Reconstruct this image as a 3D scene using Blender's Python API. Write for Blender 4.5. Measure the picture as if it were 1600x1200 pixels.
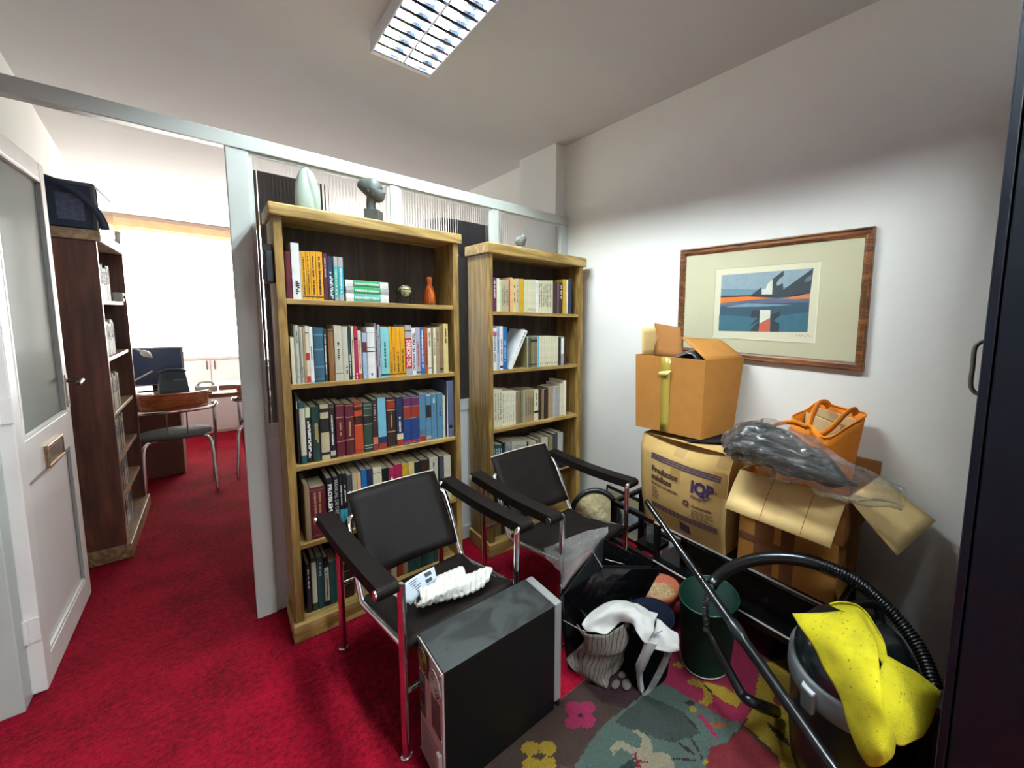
import bpy, math, random
import numpy as np
from mathutils import Vector, Matrix, noise as mnoise
random.seed(7)
for o in list(bpy.data.objects): bpy.data.objects.remove(o)
SC = bpy.context.scene
COL = SC.collection
PI = math.pi

# ---------------------------------------------------------------- camera
H = 1.48
FPX, CX, CY = 613.965, 993.85, 559.58
YAW, PIT, ROL = math.radians(46.7676), math.radians(5.6321), math.radians(1.64021)
_F = Vector((math.sin(YAW)*math.cos(PIT), math.cos(YAW)*math.cos(PIT), -math.sin(PIT)))
_R = Vector((math.cos(YAW), -math.sin(YAW), 0)); _U = _R.cross(_F)
RT = _R*math.cos(ROL)+_U*math.sin(ROL); UP = -_R*math.sin(ROL)+_U*math.cos(ROL)
CAMP = Vector((0, 0, H))
cam = bpy.data.cameras.new('camera'); camo = bpy.data.objects.new('camera', cam); COL.objects.link(camo)
cam.sensor_fit = 'HORIZONTAL'; cam.sensor_width = 36
cam.lens = 36*FPX/1600; cam.shift_x = (800-CX)/1600; cam.shift_y = (CY-600)/1600
cam.clip_start = 0.02; cam.clip_end = 100
M = Matrix((RT, UP, -_F)).transposed().to_4x4(); M.translation = CAMP
camo.matrix_world = M
SC.camera = camo

def ray(x, y): return RT*((x-CX)/FPX) - UP*((y-CY)/FPX) + _F
def at(x, y, X=None, Y=None, Z=None):
    d = ray(x, y)
    t = (Z-H)/d.z if Z is not None else (X/d.x if X is not None else Y/d.y)
    return CAMP + d*t

# ---------------------------------------------------------------- light
SC.view_settings.view_transform = 'Standard'; SC.view_settings.look = 'None'
SC.view_settings.gamma = 1; SC.view_settings.use_curve_mapping = False
SC.view_settings.exposure = 0.36
W = bpy.data.worlds.new('world'); SC.world = W; W.use_nodes = True
W.node_tree.nodes['Background'].inputs[0].default_value = (0.75, 0.85, 1, 1)
W.node_tree.nodes['Background'].inputs[1].default_value = 0.35
ADDED_LAMP_E = 960.0     # added lamp out of view, lifts the upper walls and entrance side
LAMP_E = 540.0      # fluorescent tubes
BLIND_E = 17.0      # daylight through the roller blind

# ---------------------------------------------------------------- materials
def lin(c):
    if isinstance(c, str):
        c = c.lstrip('#'); c = [int(c[i:i+2], 16)/255 for i in (0, 2, 4)]
    return tuple(((v/12.92) if v <= .04045 else ((v+.055)/1.055)**2.4) for v in c)+(1,)
_m = {}
def mat(name, col, rough=.5, metal=0, var=0, vscale=20, bump=0, bscale=60, coat=0, spec=.5, trans=0, emis=None, es=0, alpha=1, ior=1.45, stretch=None):
    if name in _m: return _m[name]
    m = bpy.data.materials.new(name); m.use_nodes = True; nt = m.node_tree; b = nt.nodes['Principled BSDF']
    c = lin(col); b.inputs['Base Color'].default_value = c
    b.inputs['Roughness'].default_value = rough; b.inputs['Metallic'].default_value = metal
    b.inputs['Coat Weight'].default_value = coat; b.inputs['Specular IOR Level'].default_value = spec
    b.inputs['Transmission Weight'].default_value = trans; b.inputs['Alpha'].default_value = alpha; b.inputs['IOR'].default_value = ior
    if emis: b.inputs['Emission Color'].default_value = lin(emis); b.inputs['Emission Strength'].default_value = es
    if var or bump:
        tc = nt.nodes.new('ShaderNodeTexCoord'); mp = nt.nodes.new('ShaderNodeMapping')
        nt.links.new(tc.outputs['Object'], mp.inputs[0])
        if stretch: mp.inputs['Scale'].default_value = stretch
        if var:
            n = nt.nodes.new('ShaderNodeTexNoise'); n.inputs['Scale'].default_value = vscale; n.inputs['Detail'].default_value = 6
            nt.links.new(mp.outputs[0], n.inputs[0])
            mx = nt.nodes.new('ShaderNodeMixRGB'); mx.blend_type = 'MIX'
            r = nt.nodes.new('ShaderNodeValToRGB'); r.color_ramp.elements[0].position = .3; r.color_ramp.elements[1].position = .7
            nt.links.new(n.outputs[0], r.inputs[0]); nt.links.new(r.outputs[0], mx.inputs[0])
            mx.inputs[1].default_value = tuple(max(0, v*(1-var)) for v in c[:3])+(1,)
            mx.inputs[2].default_value = tuple(min(1, v*(1+var)) for v in c[:3])+(1,)
            nt.links.new(mx.outputs[0], b.inputs['Base Color'])
        if bump:
            n2 = nt.nodes.new('ShaderNodeTexNoise'); n2.inputs['Scale'].default_value = bscale; n2.inputs['Detail'].default_value = 4
            nt.links.new(mp.outputs[0], n2.inputs[0])
            bp = nt.nodes.new('ShaderNodeBump'); bp.inputs['Strength'].default_value = bump; bp.inputs['Distance'].default_value = .01
            nt.links.new(n2.outputs[0], bp.inputs['Height']); nt.links.new(bp.outputs[0], b.inputs['Normal'])
    _m[name] = m; return m

def wood(name, c1, c2, c3, axis='Z', scale=9, rough=.45, knots=.5):
    if name in _m: return _m[name]
    m = bpy.data.materials.new(name); m.use_nodes = True; nt = m.node_tree; b = nt.nodes['Principled BSDF']
    tc = nt.nodes.new('ShaderNodeTexCoord'); mp = nt.nodes.new('ShaderNodeMapping'); nt.links.new(tc.outputs['Object'], mp.inputs[0])
    s = [1, 1, 1]; s['XYZ'.index(axis)] = .09; mp.inputs['Scale'].default_value = s
    n = nt.nodes.new('ShaderNodeTexNoise'); n.inputs['Scale'].default_value = scale; n.inputs['Detail'].default_value = 8; n.inputs['Distortion'].default_value = 1.6
    w = nt.nodes.new('ShaderNodeTexNoise'); w.inputs['Scale'].default_value = scale*9; w.inputs['Detail'].default_value = 3
    nt.links.new(mp.outputs[0], n.inputs[0]); nt.links.new(mp.outputs[0], w.inputs[0])
    # contour lines of the noise read as cathedral grain
    mu = nt.nodes.new('ShaderNodeMath'); mu.operation = 'MULTIPLY'; mu.inputs[1].default_value = 22
    si = nt.nodes.new('ShaderNodeMath'); si.operation = 'SINE'
    nt.links.new(n.outputs[0], mu.inputs[0]); nt.links.new(mu.outputs[0], si.inputs[0])
    ad = nt.nodes.new('ShaderNodeMath'); ad.operation = 'MULTIPLY_ADD'; ad.inputs[1].default_value = .22*knots*2; nt.links.new(si.outputs[0], ad.inputs[0]); nt.links.new(w.outputs[0], ad.inputs[2])
    r = nt.nodes.new('ShaderNodeValToRGB'); e = r.color_ramp.elements
    e[0].position = .25; e[0].color = lin(c1); e[1].position = .75; e[1].color = lin(c3)
    k = e.new(.5); k.color = lin(c2)
    nt.links.new(ad.outputs[0], r.inputs[0]); nt.links.new(r.outputs[0], b.inputs['Base Color'])
    b.inputs['Roughness'].default_value = rough
    bp = nt.nodes.new('ShaderNodeBump'); bp.inputs['Strength'].default_value = .15; bp.inputs['Distance'].default_value = .003
    nt.links.new(w.outputs[0], bp.inputs['Height']); nt.links.new(bp.outputs[0], b.inputs['Normal'])
    _m[name] = m; return m

# ---------------------------------------------------------------- mesh helpers
class MB:
    """collects shapes and links them as ONE mesh object"""
    def __init__(s): s.v = []; s.f = []; s.mi = []; s.mats = []; s.sm = []
    def _mat(s, m):
        if m is None: return 0
        if m not in s.mats: s.mats.append(m)
        return s.mats.index(m)
    def add(s, vs, fs, m=None, smooth=False):
        b = len(s.v); s.v += [tuple(v) for v in vs]; k = s._mat(m)
        for f in fs: s.f.append(tuple(b+i for i in f)); s.mi.append(k); s.sm.append(smooth)
        return s
    def hexa(s, p, m=None):   # p: bottom 4 (ccw from above), top 4
        return s.add(p, [(3, 2, 1, 0), (4, 5, 6, 7), (0, 1, 5, 4), (1, 2, 6, 5), (2, 3, 7, 6), (3, 0, 4, 7)], m)
    def box(s, x0, x1, y0, y1, z0, z1, m=None):
        return s.hexa([(x0, y0, z0), (x1, y0, z0), (x1, y1, z0), (x0, y1, z0), (x0, y0, z1), (x1, y0, z1), (x1, y1, z1), (x0, y1, z1)], m)
    def tube(s, pts, r, m=None, n=12, cap=True, closed=False):
        pts = [Vector(p) for p in pts]; N = len(pts); rs = r if isinstance(r, (list, tuple)) else [r]*N
        vs = []; prev = None
        for i, p in enumerate(pts):
            if closed: t = (pts[(i+1) % N]-pts[i-1])
            else: t = (pts[min(i+1, N-1)]-pts[max(i-1, 0)])
            if t.length < 1e-9: t = Vector((0, 0, 1))
            t.normalize()
            if prev is None:
                a = Vector((0, 0, 1)) if abs(t.z) < .9 else Vector((1, 0, 0)); u = t.cross(a).normalized()
            else: u = (prev-t*prev.dot(t)).normalized()
            prev = u; w = t.cross(u)
            for k in range(n):
                a = 2*PI*k/n; vs.append(p+(u*math.cos(a)+w*math.sin(a))*rs[i])
        fs = []
        for i in range(N if closed else N-1):
            j = (i+1) % N
            for k in range(n): fs.append((i*n+k, i*n+(k+1) % n, j*n+(k+1) % n, j*n+k))
        s.add(vs, fs, m, True)
        if cap and not closed:
            s.add(vs[:n], [tuple(range(n))[::-1]], m); s.add(vs[-n:], [tuple(range(n))], m)
        return s
    def lathe(s, prof, c=(0, 0, 0), m=None, n=32, sx=1, sy=1, cap=False):
        vs = []; N = len(prof)
        for r, z in prof:
            for k in range(n):
                a = 2*PI*k/n; vs.append((c[0]+r*sx*math.cos(a), c[1]+r*sy*math.sin(a), c[2]+z))
        fs = [(i*n+k, i*n+(k+1) % n, (i+1)*n+(k+1) % n, (i+1)*n+k) for i in range(N-1) for k in range(n)]
        s.add(vs, fs, m, True)
        if cap: s.add(vs[:n], [tuple(range(n))[::-1]], m); s.add(vs[-n:], [tuple(range(n))], m)
        return s
    def prism(s, poly, axis, a, b, m=None, smooth=False):
        """poly of 2D points in the plane normal to axis, from a to b"""
        def P(p, t): return {'X': (t, p[0], p[1]), 'Y': (p[0], t, p[1]), 'Z': (p[0], p[1], t)}[axis]
        n = len(poly); vs = [P(p, a) for p in poly]+[P(p, b) for p in poly]
        fs = [(k, (k+1) % n, n+(k+1) % n, n+k) for k in range(n)]
        s.add(vs, fs, m, smooth); s.add(vs[:n], [tuple(range(n))[::-1]], m); s.add(vs[n:], [tuple(range(n))], m)
        return s
    def sphere(s, c, r, m=None, n=16, sc=(1, 1, 1)):
        c = Vector(c)
        vs = []; K = n//2
        for i in range(K+1):
            th = PI*i/K
            for k in range(n):
                a = 2*PI*k/n; vs.append((c.x+r*sc[0]*math.sin(th)*math.cos(a), c.y+r*sc[1]*math.sin(th)*math.sin(a), c.z-r*sc[2]*math.cos(th)))
        fs = [(i*n+k, i*n+(k+1) % n, (i+1)*n+(k+1) % n, (i+1)*n+k) for i in range(K) for k in range(n)]
        return s.add(vs, fs, m, True)
    def grid(s, pts, m=None, smooth=True, close=False):
        R = len(pts); C = len(pts[0]); vs = [p for r in pts for p in r]
        fs = [(i*C+k, i*C+(k+1) % C, (i+1)*C+(k+1) % C, (i+1)*C+k) for i in range(R-1) for k in range(C if close else C-1)]
        return s.add(vs, fs, m, smooth)
    def build(s, name, m=None, parent=None, bevel=0, loc=None, rot=None, merge=False, sub=0, solid=0, seg=2):
        me = bpy.data.meshes.new(name)
        me.from_pydata(s.v, [], s.f)
        for mm in (s.mats if s.mats else [m]):
            me.materials.append(mm if mm else m)
        me.polygons.foreach_set('material_index', s.mi); me.polygons.foreach_set('use_smooth', s.sm)
        me.update()
        o = bpy.data.objects.new(name, me); COL.objects.link(o)
        if parent: o.parent = parent
        if loc is not None: o.location = loc
        if rot is not None: o.rotation_euler = rot
        if merge:
            md = o.modifiers.new('weld', 'WELD'); md.merge_threshold = 1e-4
        if sub: 
            md = o.modifiers.new('sub', 'SUBSURF'); md.levels = sub; md.render_levels = sub
        if solid:
            md = o.modifiers.new('solid', 'SOLIDIFY'); md.thickness = solid; md.offset = 0
        if bevel:
            md = o.modifiers.new('bevel', 'BEVEL'); md.width = bevel; md.segments = seg; md.limit_method = 'ANGLE'; md.angle_limit = math.radians(40)
        return o

def tag(o, label, cat, group=None):
    o['label'] = label; o['category'] = cat
    if group: o['group'] = group
    return o
def thing(name, label, cat, loc=(0, 0, 0), rotz=0, group=None):
    o = bpy.data.objects.new(name, None); COL.objects.link(o); o.empty_display_size = .05
    o.location = loc; o.rotation_euler = (0, 0, rotz)
    return tag(o, label, cat, group)
def lab(o, t): o['label'] = t; return o
def struct(o): o['kind'] = 'structure'; return o
def rel(o, pts):
    """world points into the frame of an unrotated empty"""
    return [Vector(p)-Vector(o.location) for p in pts]
def text_mesh(txt, size, bold=0.0, ext=.0006, ax='LEFT', sx=1):
    cu = bpy.data.curves.new('text', 'FONT'); cu.body = txt; cu.size = size; cu.extrude = ext; cu.offset = bold; cu.align_x = ax; cu.resolution_u = 2
    ob = bpy.data.objects.new('text', cu); COL.objects.link(ob)
    dg = bpy.context.evaluated_depsgraph_get(); me = bpy.data.meshes.new_from_object(ob.evaluated_get(dg))
    bpy.data.objects.remove(ob); bpy.data.curves.remove(cu)
    if sx != 1:
        for v in me.vertices: v.co.x *= sx
    return me
def put_text(name, txt, size, m, origin, xdir, ydir, parent=None, bold=0, sx=1, ax='LEFT'):
    me = text_mesh(txt, size, bold, ax=ax, sx=sx); me.materials.clear(); me.materials.append(m)
    xd = Vector(xdir).normalized(); yd = Vector(ydir); yd = (yd-xd*yd.dot(xd)).normalized(); zd = xd.cross(yd)
    mt = Matrix((xd, yd, zd)).transposed().to_4x4(); mt.translation = Vector(origin)
    me.transform(mt); me.name = name
    o = bpy.data.objects.new(name, me); COL.objects.link(o)
    if parent: o.parent = parent
    return o
def catmull(pts, n=8, closed=False):
    P = [Vector(p) for p in pts]; out = []; N = len(P)
    for i in range(N if closed else N-1):
        p0 = P[(i-1) % N] if closed or i else P[0]*2-P[1]; p1 = P[i]; p2 = P[(i+1) % N]
        p3 = P[(i+2) % N] if closed or i+2 < N else P[-1]*2-P[-2]
        for k in range(n):
            t = k/n
            out.append(.5*((2*p1)+(p2-p0)*t+(2*p0-5*p1+4*p2-p3)*t*t+(-p0+3*p1-3*p2+p3)*t**3))
    if not closed: out.append(P[-1])
    return out
def cgrid(rows, n=6, m=6):
    rows = [catmull(r, n) for r in rows]
    cols = [catmull([r[k] for r in rows], m) for k in range(len(rows[0]))]
    return [[cols[k][i] for k in range(len(cols))] for i in range(len(cols[0]))]
def jitter(g, amp, sc, seed=0, d=(0, 0, 1)):
    d = Vector(d)
    return [[p+d*amp*mnoise.noise(Vector(p)*sc+Vector((seed, seed*1.7, 0))) for p in r] for r in g]

# common materials
WHITE = mat('white_paint', '#cfd3d0', .4, var=.03, vscale=6, bump=.04, bscale=40)
WALL = mat('wall_plaster', '#dedfdb', .85, var=.02, vscale=3, bump=.05, bscale=120)
CEIL = mat('ceiling_plaster', '#bfc0bf', .9, var=.02, vscale=2, bump=.03, bscale=90)
CHROME = mat('chrome', '#e6e6e8', .12, 1)
BLACKLEATHER = mat('black_leather', '#120c09', .58, spec=.12, var=.3, vscale=14, bump=.12, bscale=240)
BLACKPL = mat('black_plastic', '#101113', .35)
BLACKMET = mat('black_metal', '#141416', .35, .3)
PINE = wood('pine', '#745828', '#8f7238', '#a38446', 'Z', rough=.6)
PINEX = wood('pine_along', '#866a34', '#a2864a', '#b89c60', 'X', rough=.55)
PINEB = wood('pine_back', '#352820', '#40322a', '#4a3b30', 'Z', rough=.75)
PINEY = wood('pine_deep', '#8a6f3e', '#a68c56', '#b9a06a', 'Y')
CARD = mat('cardboard', '#b58a52', .85, var=.06, vscale=30, bump=.05, bscale=200)

# ---------------------------------------------------------------- setting
XW, CZ = 1.854, 2.757          # right wall, ceiling height
YP, YP2 = 2.486, 2.536         # partition front and back
YF = 9.40                      # window wall
# carpet
cm = bpy.data.materials.new('red_carpet'); cm.use_nodes = True; nt = cm.node_tree; b = nt.nodes['Principled BSDF']
tc = nt.nodes.new('ShaderNodeTexCoord')
def _noise(sc, det=5, rough=.6):
    n = nt.nodes.new('ShaderNodeTexNoise'); n.inputs['Scale'].default_value = sc; n.inputs['Detail'].default_value = det; n.inputs['Roughness'].default_value = rough
    nt.links.new(tc.outputs['Object'], n.inputs[0]); return n
n1, n2, n3 = _noise(230, 4), _noise(55, 5), _noise(4, 3)
a1 = nt.nodes.new('ShaderNodeMath'); a1.operation = 'ADD'; nt.links.new(n1.outputs[0], a1.inputs[0]); nt.links.new(n2.outputs[0], a1.inputs[1])
a2 = nt.nodes.new('ShaderNodeMath'); a2.operation = 'MULTIPLY_ADD'; a2.inputs[1].default_value = .7; nt.links.new(n3.outputs[0], a2.inputs[0]); nt.links.new(a1.outputs[0], a2.inputs[2])
cr = nt.nodes.new('ShaderNodeValToRGB'); cr.color_ramp.elements[0].position = .95; cr.color_ramp.elements[1].position = 1.0
sc_ = nt.nodes.new('ShaderNodeMapRange'); sc_.inputs[1].default_value = 1.0; sc_.inputs[2].default_value = 1.7
nt.links.new(a2.outputs[0], sc_.inputs[0]); nt.links.new(sc_.outputs[0], cr.inputs[0])
cr.color_ramp.elements[0].position = .18; cr.color_ramp.elements[0].color = lin('#620414'); cr.color_ramp.elements[1].position = .85; cr.color_ramp.elements[1].color = lin('#ae0c2c')
nt.links.new(cr.outputs[0], b.inputs['Base Color']); b.inputs['Roughness'].default_value = .95; b.inputs['Specular IOR Level'].default_value = .1
b.inputs['Sheen Weight'].default_value = .05; b.inputs['Sheen Tint'].default_value = lin('#ff5060')
bp = nt.nodes.new('ShaderNodeBump'); bp.inputs['Strength'].default_value = .8; bp.inputs['Distance'].default_value = .012
nt.links.new(a1.outputs[0], bp.inputs['Height']); nt.links.new(bp.outputs[0], b.inputs['Normal'])
CARPET = cm
struct(MB().box(-2.4, XW+.1, -1.4, YF+.1, -.05, 0, CARPET).build('floor'))
struct(MB().box(-2.4, XW+.1, -1.4, YF+.1, CZ, CZ+.05, CEIL).build('ceiling'))
w = MB().box(XW, XW+.1, -1.4, YF+.1, 0, CZ, WALL)
struct(w.build('wall_right'))
struct(MB().box(1.776, XW, YP2+.004, 3.05, 0, CZ, WALL).build('trim_1'))
struct(MB().box(-2.4, XW, -1.4, -1.3, 0, CZ, WALL).build('wall_back'))
struct(MB().box(-2.4, -2.3, -1.3, YF, 0, CZ, WALL).build('wall_left'))
# slightly splayed wall of the far office
struct(MB().hexa([(-.72, YP2, 0), (-.60, YP2, 0), (-1.10, YF, 0), (-1.22, YF, 0), (-.72, YP2, CZ), (-.60, YP2, CZ), (-1.10, YF, CZ), (-1.22, YF, CZ)], WALL).build('wall_far_left'))
WALLF = mat('far_wall_white', '#e6e4e0', .85)
WX0, WX1, WZ0, WZ1 = -.94, 1.7, .79, 2.60
fw = MB().box(-2.4, XW, YF, YF+.1, 0, WZ0, WALLF).box(-2.4, XW, YF, YF+.1, WZ1, CZ, WALLF).box(-2.4, WX0, YF, YF+.1, WZ0, WZ1, WALLF).box(WX1, XW, YF, YF+.1, WZ0, WZ1, WALLF)
struct(fw.build('wall_far'))
# window: frame, glass, and the roller blind in front of it
m = MB(); a, c = YF+.02, YF+.07
for x in (WX0, .36, WX1-.05): m.box(x, x+.05, a, c, WZ0, WZ1, WHITE)
for x, x2 in ((WX0+.05, .36), (.41, WX1-.05)): m.box(x, x2, a, c, WZ0, WZ0+.05, WHITE).box(x, x2, a, c, WZ1-.05, WZ1, WHITE)
o = struct(m.build('window_1'))
MB().box(WX0+.05, WX1-.05, YF+.042, YF+.048, WZ0+.05, WZ1-.05, mat('pane_glass', '#ffffff', .02, trans=1)).build('pane', parent=o)
MB().box(-1.08, XW, YF-.26, YF, .665, .70, mat('sill_stone', '#b9b8b6', .5, var=.08, vscale=30)).build('window_sill', parent=o)
MB().box(-1.08, XW, YF-.03, YF, .70, .765, mat('sill_rail', '#d2d2d2', .5)).build('window_rail', parent=o)
def emit(name, col, e, base='#ffffff', rough=.8):
    return mat(name, base, rough, emis=col, es=e)
bl = thing('roller_blind', 'white roller blind glowing with daylight over the far office window', 'blind', (0, YF-.04, 2.60))
BL = emit('blind_daylight', '#fffdf6', BLIND_E)
BLE = emit('blind_edge', '#ffc37a', .55, '#e8cda0')
ys = -.012
MB().grid([[(x, ys+.002*math.sin(x*9), z) for x in np.linspace(-.905, 1.66, 20)] for z in np.linspace(-1.83, -.075, 6)], BL).build('blind_sheet', parent=bl, solid=.001)
MB().grid([[(x, ys+.012, z) for x in (-1.02, -.91)] for z in (-1.83, .0)], BLE).build('side_band', parent=bl, solid=.001)
MB().grid([[(x, ys+.012, z) for x in (-.91, 1.66)] for z in (-.075, .0)], BLE).build('top_band', parent=bl, solid=.001)
MB().tube([(-.91, ys, -1.835), (1.66, ys, -1.835)], .012, WHITE).build('bottom_bar', parent=bl)
v = tag(MB().box(-1.06, XW-.02, YF-.20, YF-.18, 2.585, 2.70, mat('pelmet_wood', '#b08a66', .5, var=.1, vscale=10)).box(-1.06, XW-.02, YF-.205, YF-.001, 2.70, 2.755, mat('pelmet_top', '#8f7a6c', .5)).build('window_pelmet', bevel=.003), 'brown wooden pelmet box running along the top of the far window', 'pelmet')
# low built-in cupboards under the sill
cab = thing('radiator_cupboard', 'pale grey built-in cupboards under the window sill behind the desk', 'cupboard', (0, YF-.22, 0))
GREYW = mat('grey_white_paint', '#dddcdc', .5)
MB().box(-1.06, XW-.005, 0, .215, 0, .664, GREYW).build('body', parent=cab)
for i, x in enumerate((-1.05, -.115, .82)):
    x1 = (-.125, .81, XW-.03)[i]
    d = MB().box(x, x1, -.018, -.001, .06, .65, GREYW).build('door', parent=cab, bevel=.003)
    hx = x1-.035 if i % 2 == 0 else x+.04
    MB().tube([(hx, -.018, .50), (hx, -.036, .505), (hx, -.036, .625), (hx, -.018, .63)], .006, BLACKMET).build('handle', parent=d)
sbd = thing('sideboard', 'low white sideboard standing on the carpet behind the office desk', 'sideboard', (.2, 6.92, 0))
MB().box(-.95, .95, -.19, .19, .0005, .50, mat('sideboard_white', '#e4dede', .5)).build('body', parent=sbd, bevel=.004)
for x in (-.94, .005): MB().box(x, x+.93, -.206, -.191, .03, .48, mat('sideboard_white', '#e4dede')).build('door', parent=sbd, bevel=.003)

# ---- partition of painted timber and reeded glass
PART = mat('partition_paint', '#bcc4c1', .38, var=.04, vscale=5, bump=.05, bscale=30)
def bx(n, *a, m=PART, bevel=.004, parent=None):
    return MB().box(*a, m).build(n, parent=parent, bevel=bevel)
struct(bx('trim_2', -2.3, 1.852, YP-.006, YP2+.006, 2.166, 2.228))     # head rail over everything
struct(bx('trim_3', .055, .127, YP, YP2, 0, 2.166))                      # post right of the doorway
struct(bx('trim_4', -.622, -.553, YP-.02, YP2+.02, 0, 2.166))            # jamb
struct(bx('wall_partition_left', -2.3, -.622, YP+.008, YP2-.008, 0, 2.166))
for i, (a, c) in enumerate(((.671, .717), (1.246, 1.298), (1.786, 1.852))):
    struct(bx('trim_%d' % (5+i), a, c, YP, YP2, 0, 2.166))
bays = ((.127, .671), (.717, 1.246), (1.298, 1.786))
def reeded(name, x0, x1, z0, z1, y, m, pitch=.0135, amp=.0038, parent=None, axis='X', sheet=0):
    K = int((x1-x0)/pitch*10); vs = []
    rows = []
    for z in (z0, z1):
        r = []
        for k in range(K+1):
            t = x0+(x1-x0)*k/K; d = y-amp*abs(math.sin(PI*(t-x0)/pitch))
            r.append((t, d, z) if axis == 'X' else (d, t, z))
        rows.append(r)
    return MB().grid(rows, m).build(name, parent=parent)
rg = bpy.data.materials.new('reeded_glass'); rg.use_nodes = True; nt = rg.node_tree; nt.nodes.remove(nt.nodes['Principled BSDF'])
rf = nt.nodes.new('ShaderNodeBsdfRefraction'); rf.inputs['IOR'].default_value = 1.38; rf.inputs['Roughness'].default_value = .03; rf.inputs['Color'].default_value = (.70, .71, .71, 1)
gs = nt.nodes.new('ShaderNodeBsdfGlossy'); gs.inputs['Roughness'].default_value = .12
mx = nt.nodes.new('ShaderNodeMixShader'); mx.inputs[0].default_value = .1
nt.links.new(rf.outputs[0], mx.inputs[1]); nt.links.new(gs.outputs[0], mx.inputs[2]); nt.links.new(mx.outputs[0], nt.nodes['Material Output'].inputs[0])
for i, (a, c) in enumerate(bays):
    w = struct(MB().box(a, c, YP+.012, YP2-.012, .87, .927, PART).box(a, c, YP+.012, YP2-.012, 0, .087, PART).box(a, c, YP+.022, YP2-.02, .087, .87, mat('panel_white', '#c9ccce', .5)).build('wall_partition_%d' % (i+1)))
    g = struct(reeded('window_%d' % (i+2), a, c, .927, 2.166, YP+.028, rg))
    MB().box(a, c, YP+.010, YP+.020, 2.152, 2.166, PART).box(a, a+.012, YP+.010, YP+.020, .927, 2.152, PART).box(c-.012, c, YP+.010, YP+.020, .927, 2.152, PART).box(a+.012, c-.012, YP+.010, YP+.020, .927, .940, PART).build('glazing_bead', parent=g)

# ---- open door with reeded glass, hinged on the jamb, swung into the far office
dr = bpy.data.objects.new('door_1', None); COL.objects.link(dr); dr.location = (-.518, YP2+.005, 0); struct(dr)
DW, DH = .752, 2.105
DP = mat('door_paint', '#e6e4e2', .38, var=.04, vscale=6, bump=.05, bscale=30)
m = MB()
m.box(-.036, 0, 0, .075, .01, DH, DP).box(-.036, 0, DW-.075, DW, .01, DH, DP)
m.box(-.036, 0, .075, DW-.075, .01, .12, DP).box(-.036, 0, .075, DW-.075, DH-.08, DH, DP).box(-.036, 0, .075, DW-.075, .80, .965, DP)
m.box(-.026, -.012, .075, DW-.075, .12, .80, mat('door_panel_paint', '#e2e0e0', .45))
m.build('leaf', parent=dr, bevel=.004)
fg = bpy.data.materials.new('reeded_frosted_glass'); fg.use_nodes = True; nt = fg.node_tree; nt.nodes.remove(nt.nodes['Principled BSDF'])
rf = nt.nodes.new('ShaderNodeBsdfRefraction'); rf.inputs['IOR'].default_value = 1.2; rf.inputs['Roughness'].default_value = .28; rf.inputs['Color'].default_value = (.85, .9, .9, 1)
tl = nt.nodes.new('ShaderNodeBsdfTranslucent'); tl.inputs[0].default_value = (.7, .74, .74, 1); df = nt.nodes.new('ShaderNodeBsdfDiffuse'); df.inputs[0].default_value = (.45, .48, .47, 1)
m1 = nt.nodes.new('ShaderNodeMixShader'); m1.inputs[0].default_value = .5; m2 = nt.nodes.new('ShaderNodeMixShader'); m2.inputs[0].default_value = .3
nt.links.new(tl.outputs[0], m1.inputs[1]); nt.links.new(df.outputs[0], m1.inputs[2]); nt.links.new(rf.outputs[0], m2.inputs[2]); nt.links.new(m1.outputs[0], m2.inputs[1])
gs = nt.nodes.new('ShaderNodeBsdfGlossy'); gs.inputs['Roughness'].default_value = .2; m3 = nt.nodes.new('ShaderNodeMixShader'); m3.inputs[0].default_value = .12
nt.links.new(m2.outputs[0], m3.inputs[1]); nt.links.new(gs.outputs[0], m3.inputs[2]); nt.links.new(m3.outputs[0], nt.nodes['Material Output'].inputs[0])
K = 400; amp = .0015; pitch = .009
MB().grid([[(-.016+amp*abs(math.sin(PI*(.075+(DW-.15)*k/K)/pitch)), .075+(DW-.15)*k/K, z) for k in range(K+1)] for z in (.965, DH-.08)], fg).build('glass', parent=dr)
MB().box(-.010, .002, .075, .087, .965, DH-.08, DP).box(-.010, .002, DW-.087, DW-.075, .965, DH-.08, mat('bead_grey', '#8d8d8c', .6)).box(-.010, .002, .087, DW-.087, .965, .977, DP).box(-.010, .002, .087, DW-.087, DH-.092, DH-.08, DP).build('glazing_bead', parent=dr)  # bead at the free edge is grey, the rest door colour
MB().box(-.010, -.002, .075, .087, .12, .80, DP).box(-.010, -.002, DW-.087, DW-.075, .12, .80, mat('bead_grey', '#8d8d8c')).box(-.010, -.002, .087, DW-.087, .12, .132, DP).box(-.010, -.002, .087, DW-.087, .788, .80, mat('bead_grey', '#8d8d8c')).build('panel_moulding', parent=dr)  # free-edge and top strips grey, the others door colour
# lever handle on its plate
BRONZE = mat('aged_bronze', '#4a4038', .35, .8); BRASS = mat('old_brass', '#a89070', .32, .85, var=.3, vscale=60)
hp = MB().box(0, .004, DW-.052, DW-.018, .985, 1.14, mat('satin_plate', '#b9b3a8', .3, .7)).box(.0036, .0046, DW-.043, DW-.027, 1.0, 1.035, BLACKPL).build('handle_plate', parent=dr, bevel=.002)
MB().tube([(.004, DW-.035, 1.11), (.045, DW-.035, 1.11)], .009, BRONZE).build('lever_neck', parent=hp)
MB().tube(catmull([(.045, DW-.030, 1.11), (.05, DW-.07, 1.112), (.05, DW-.14, 1.104)], 5), [.009]*10+[.007], BRONZE).build('lever', parent=hp)
MB().tube([(-.036, DW-.035, 1.11), (-.075, DW-.035, 1.11), (-.08, DW-.08, 1.11), (-.08, DW-.14, 1.104)], .008, BRONZE).build('lever', parent=dr)
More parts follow.
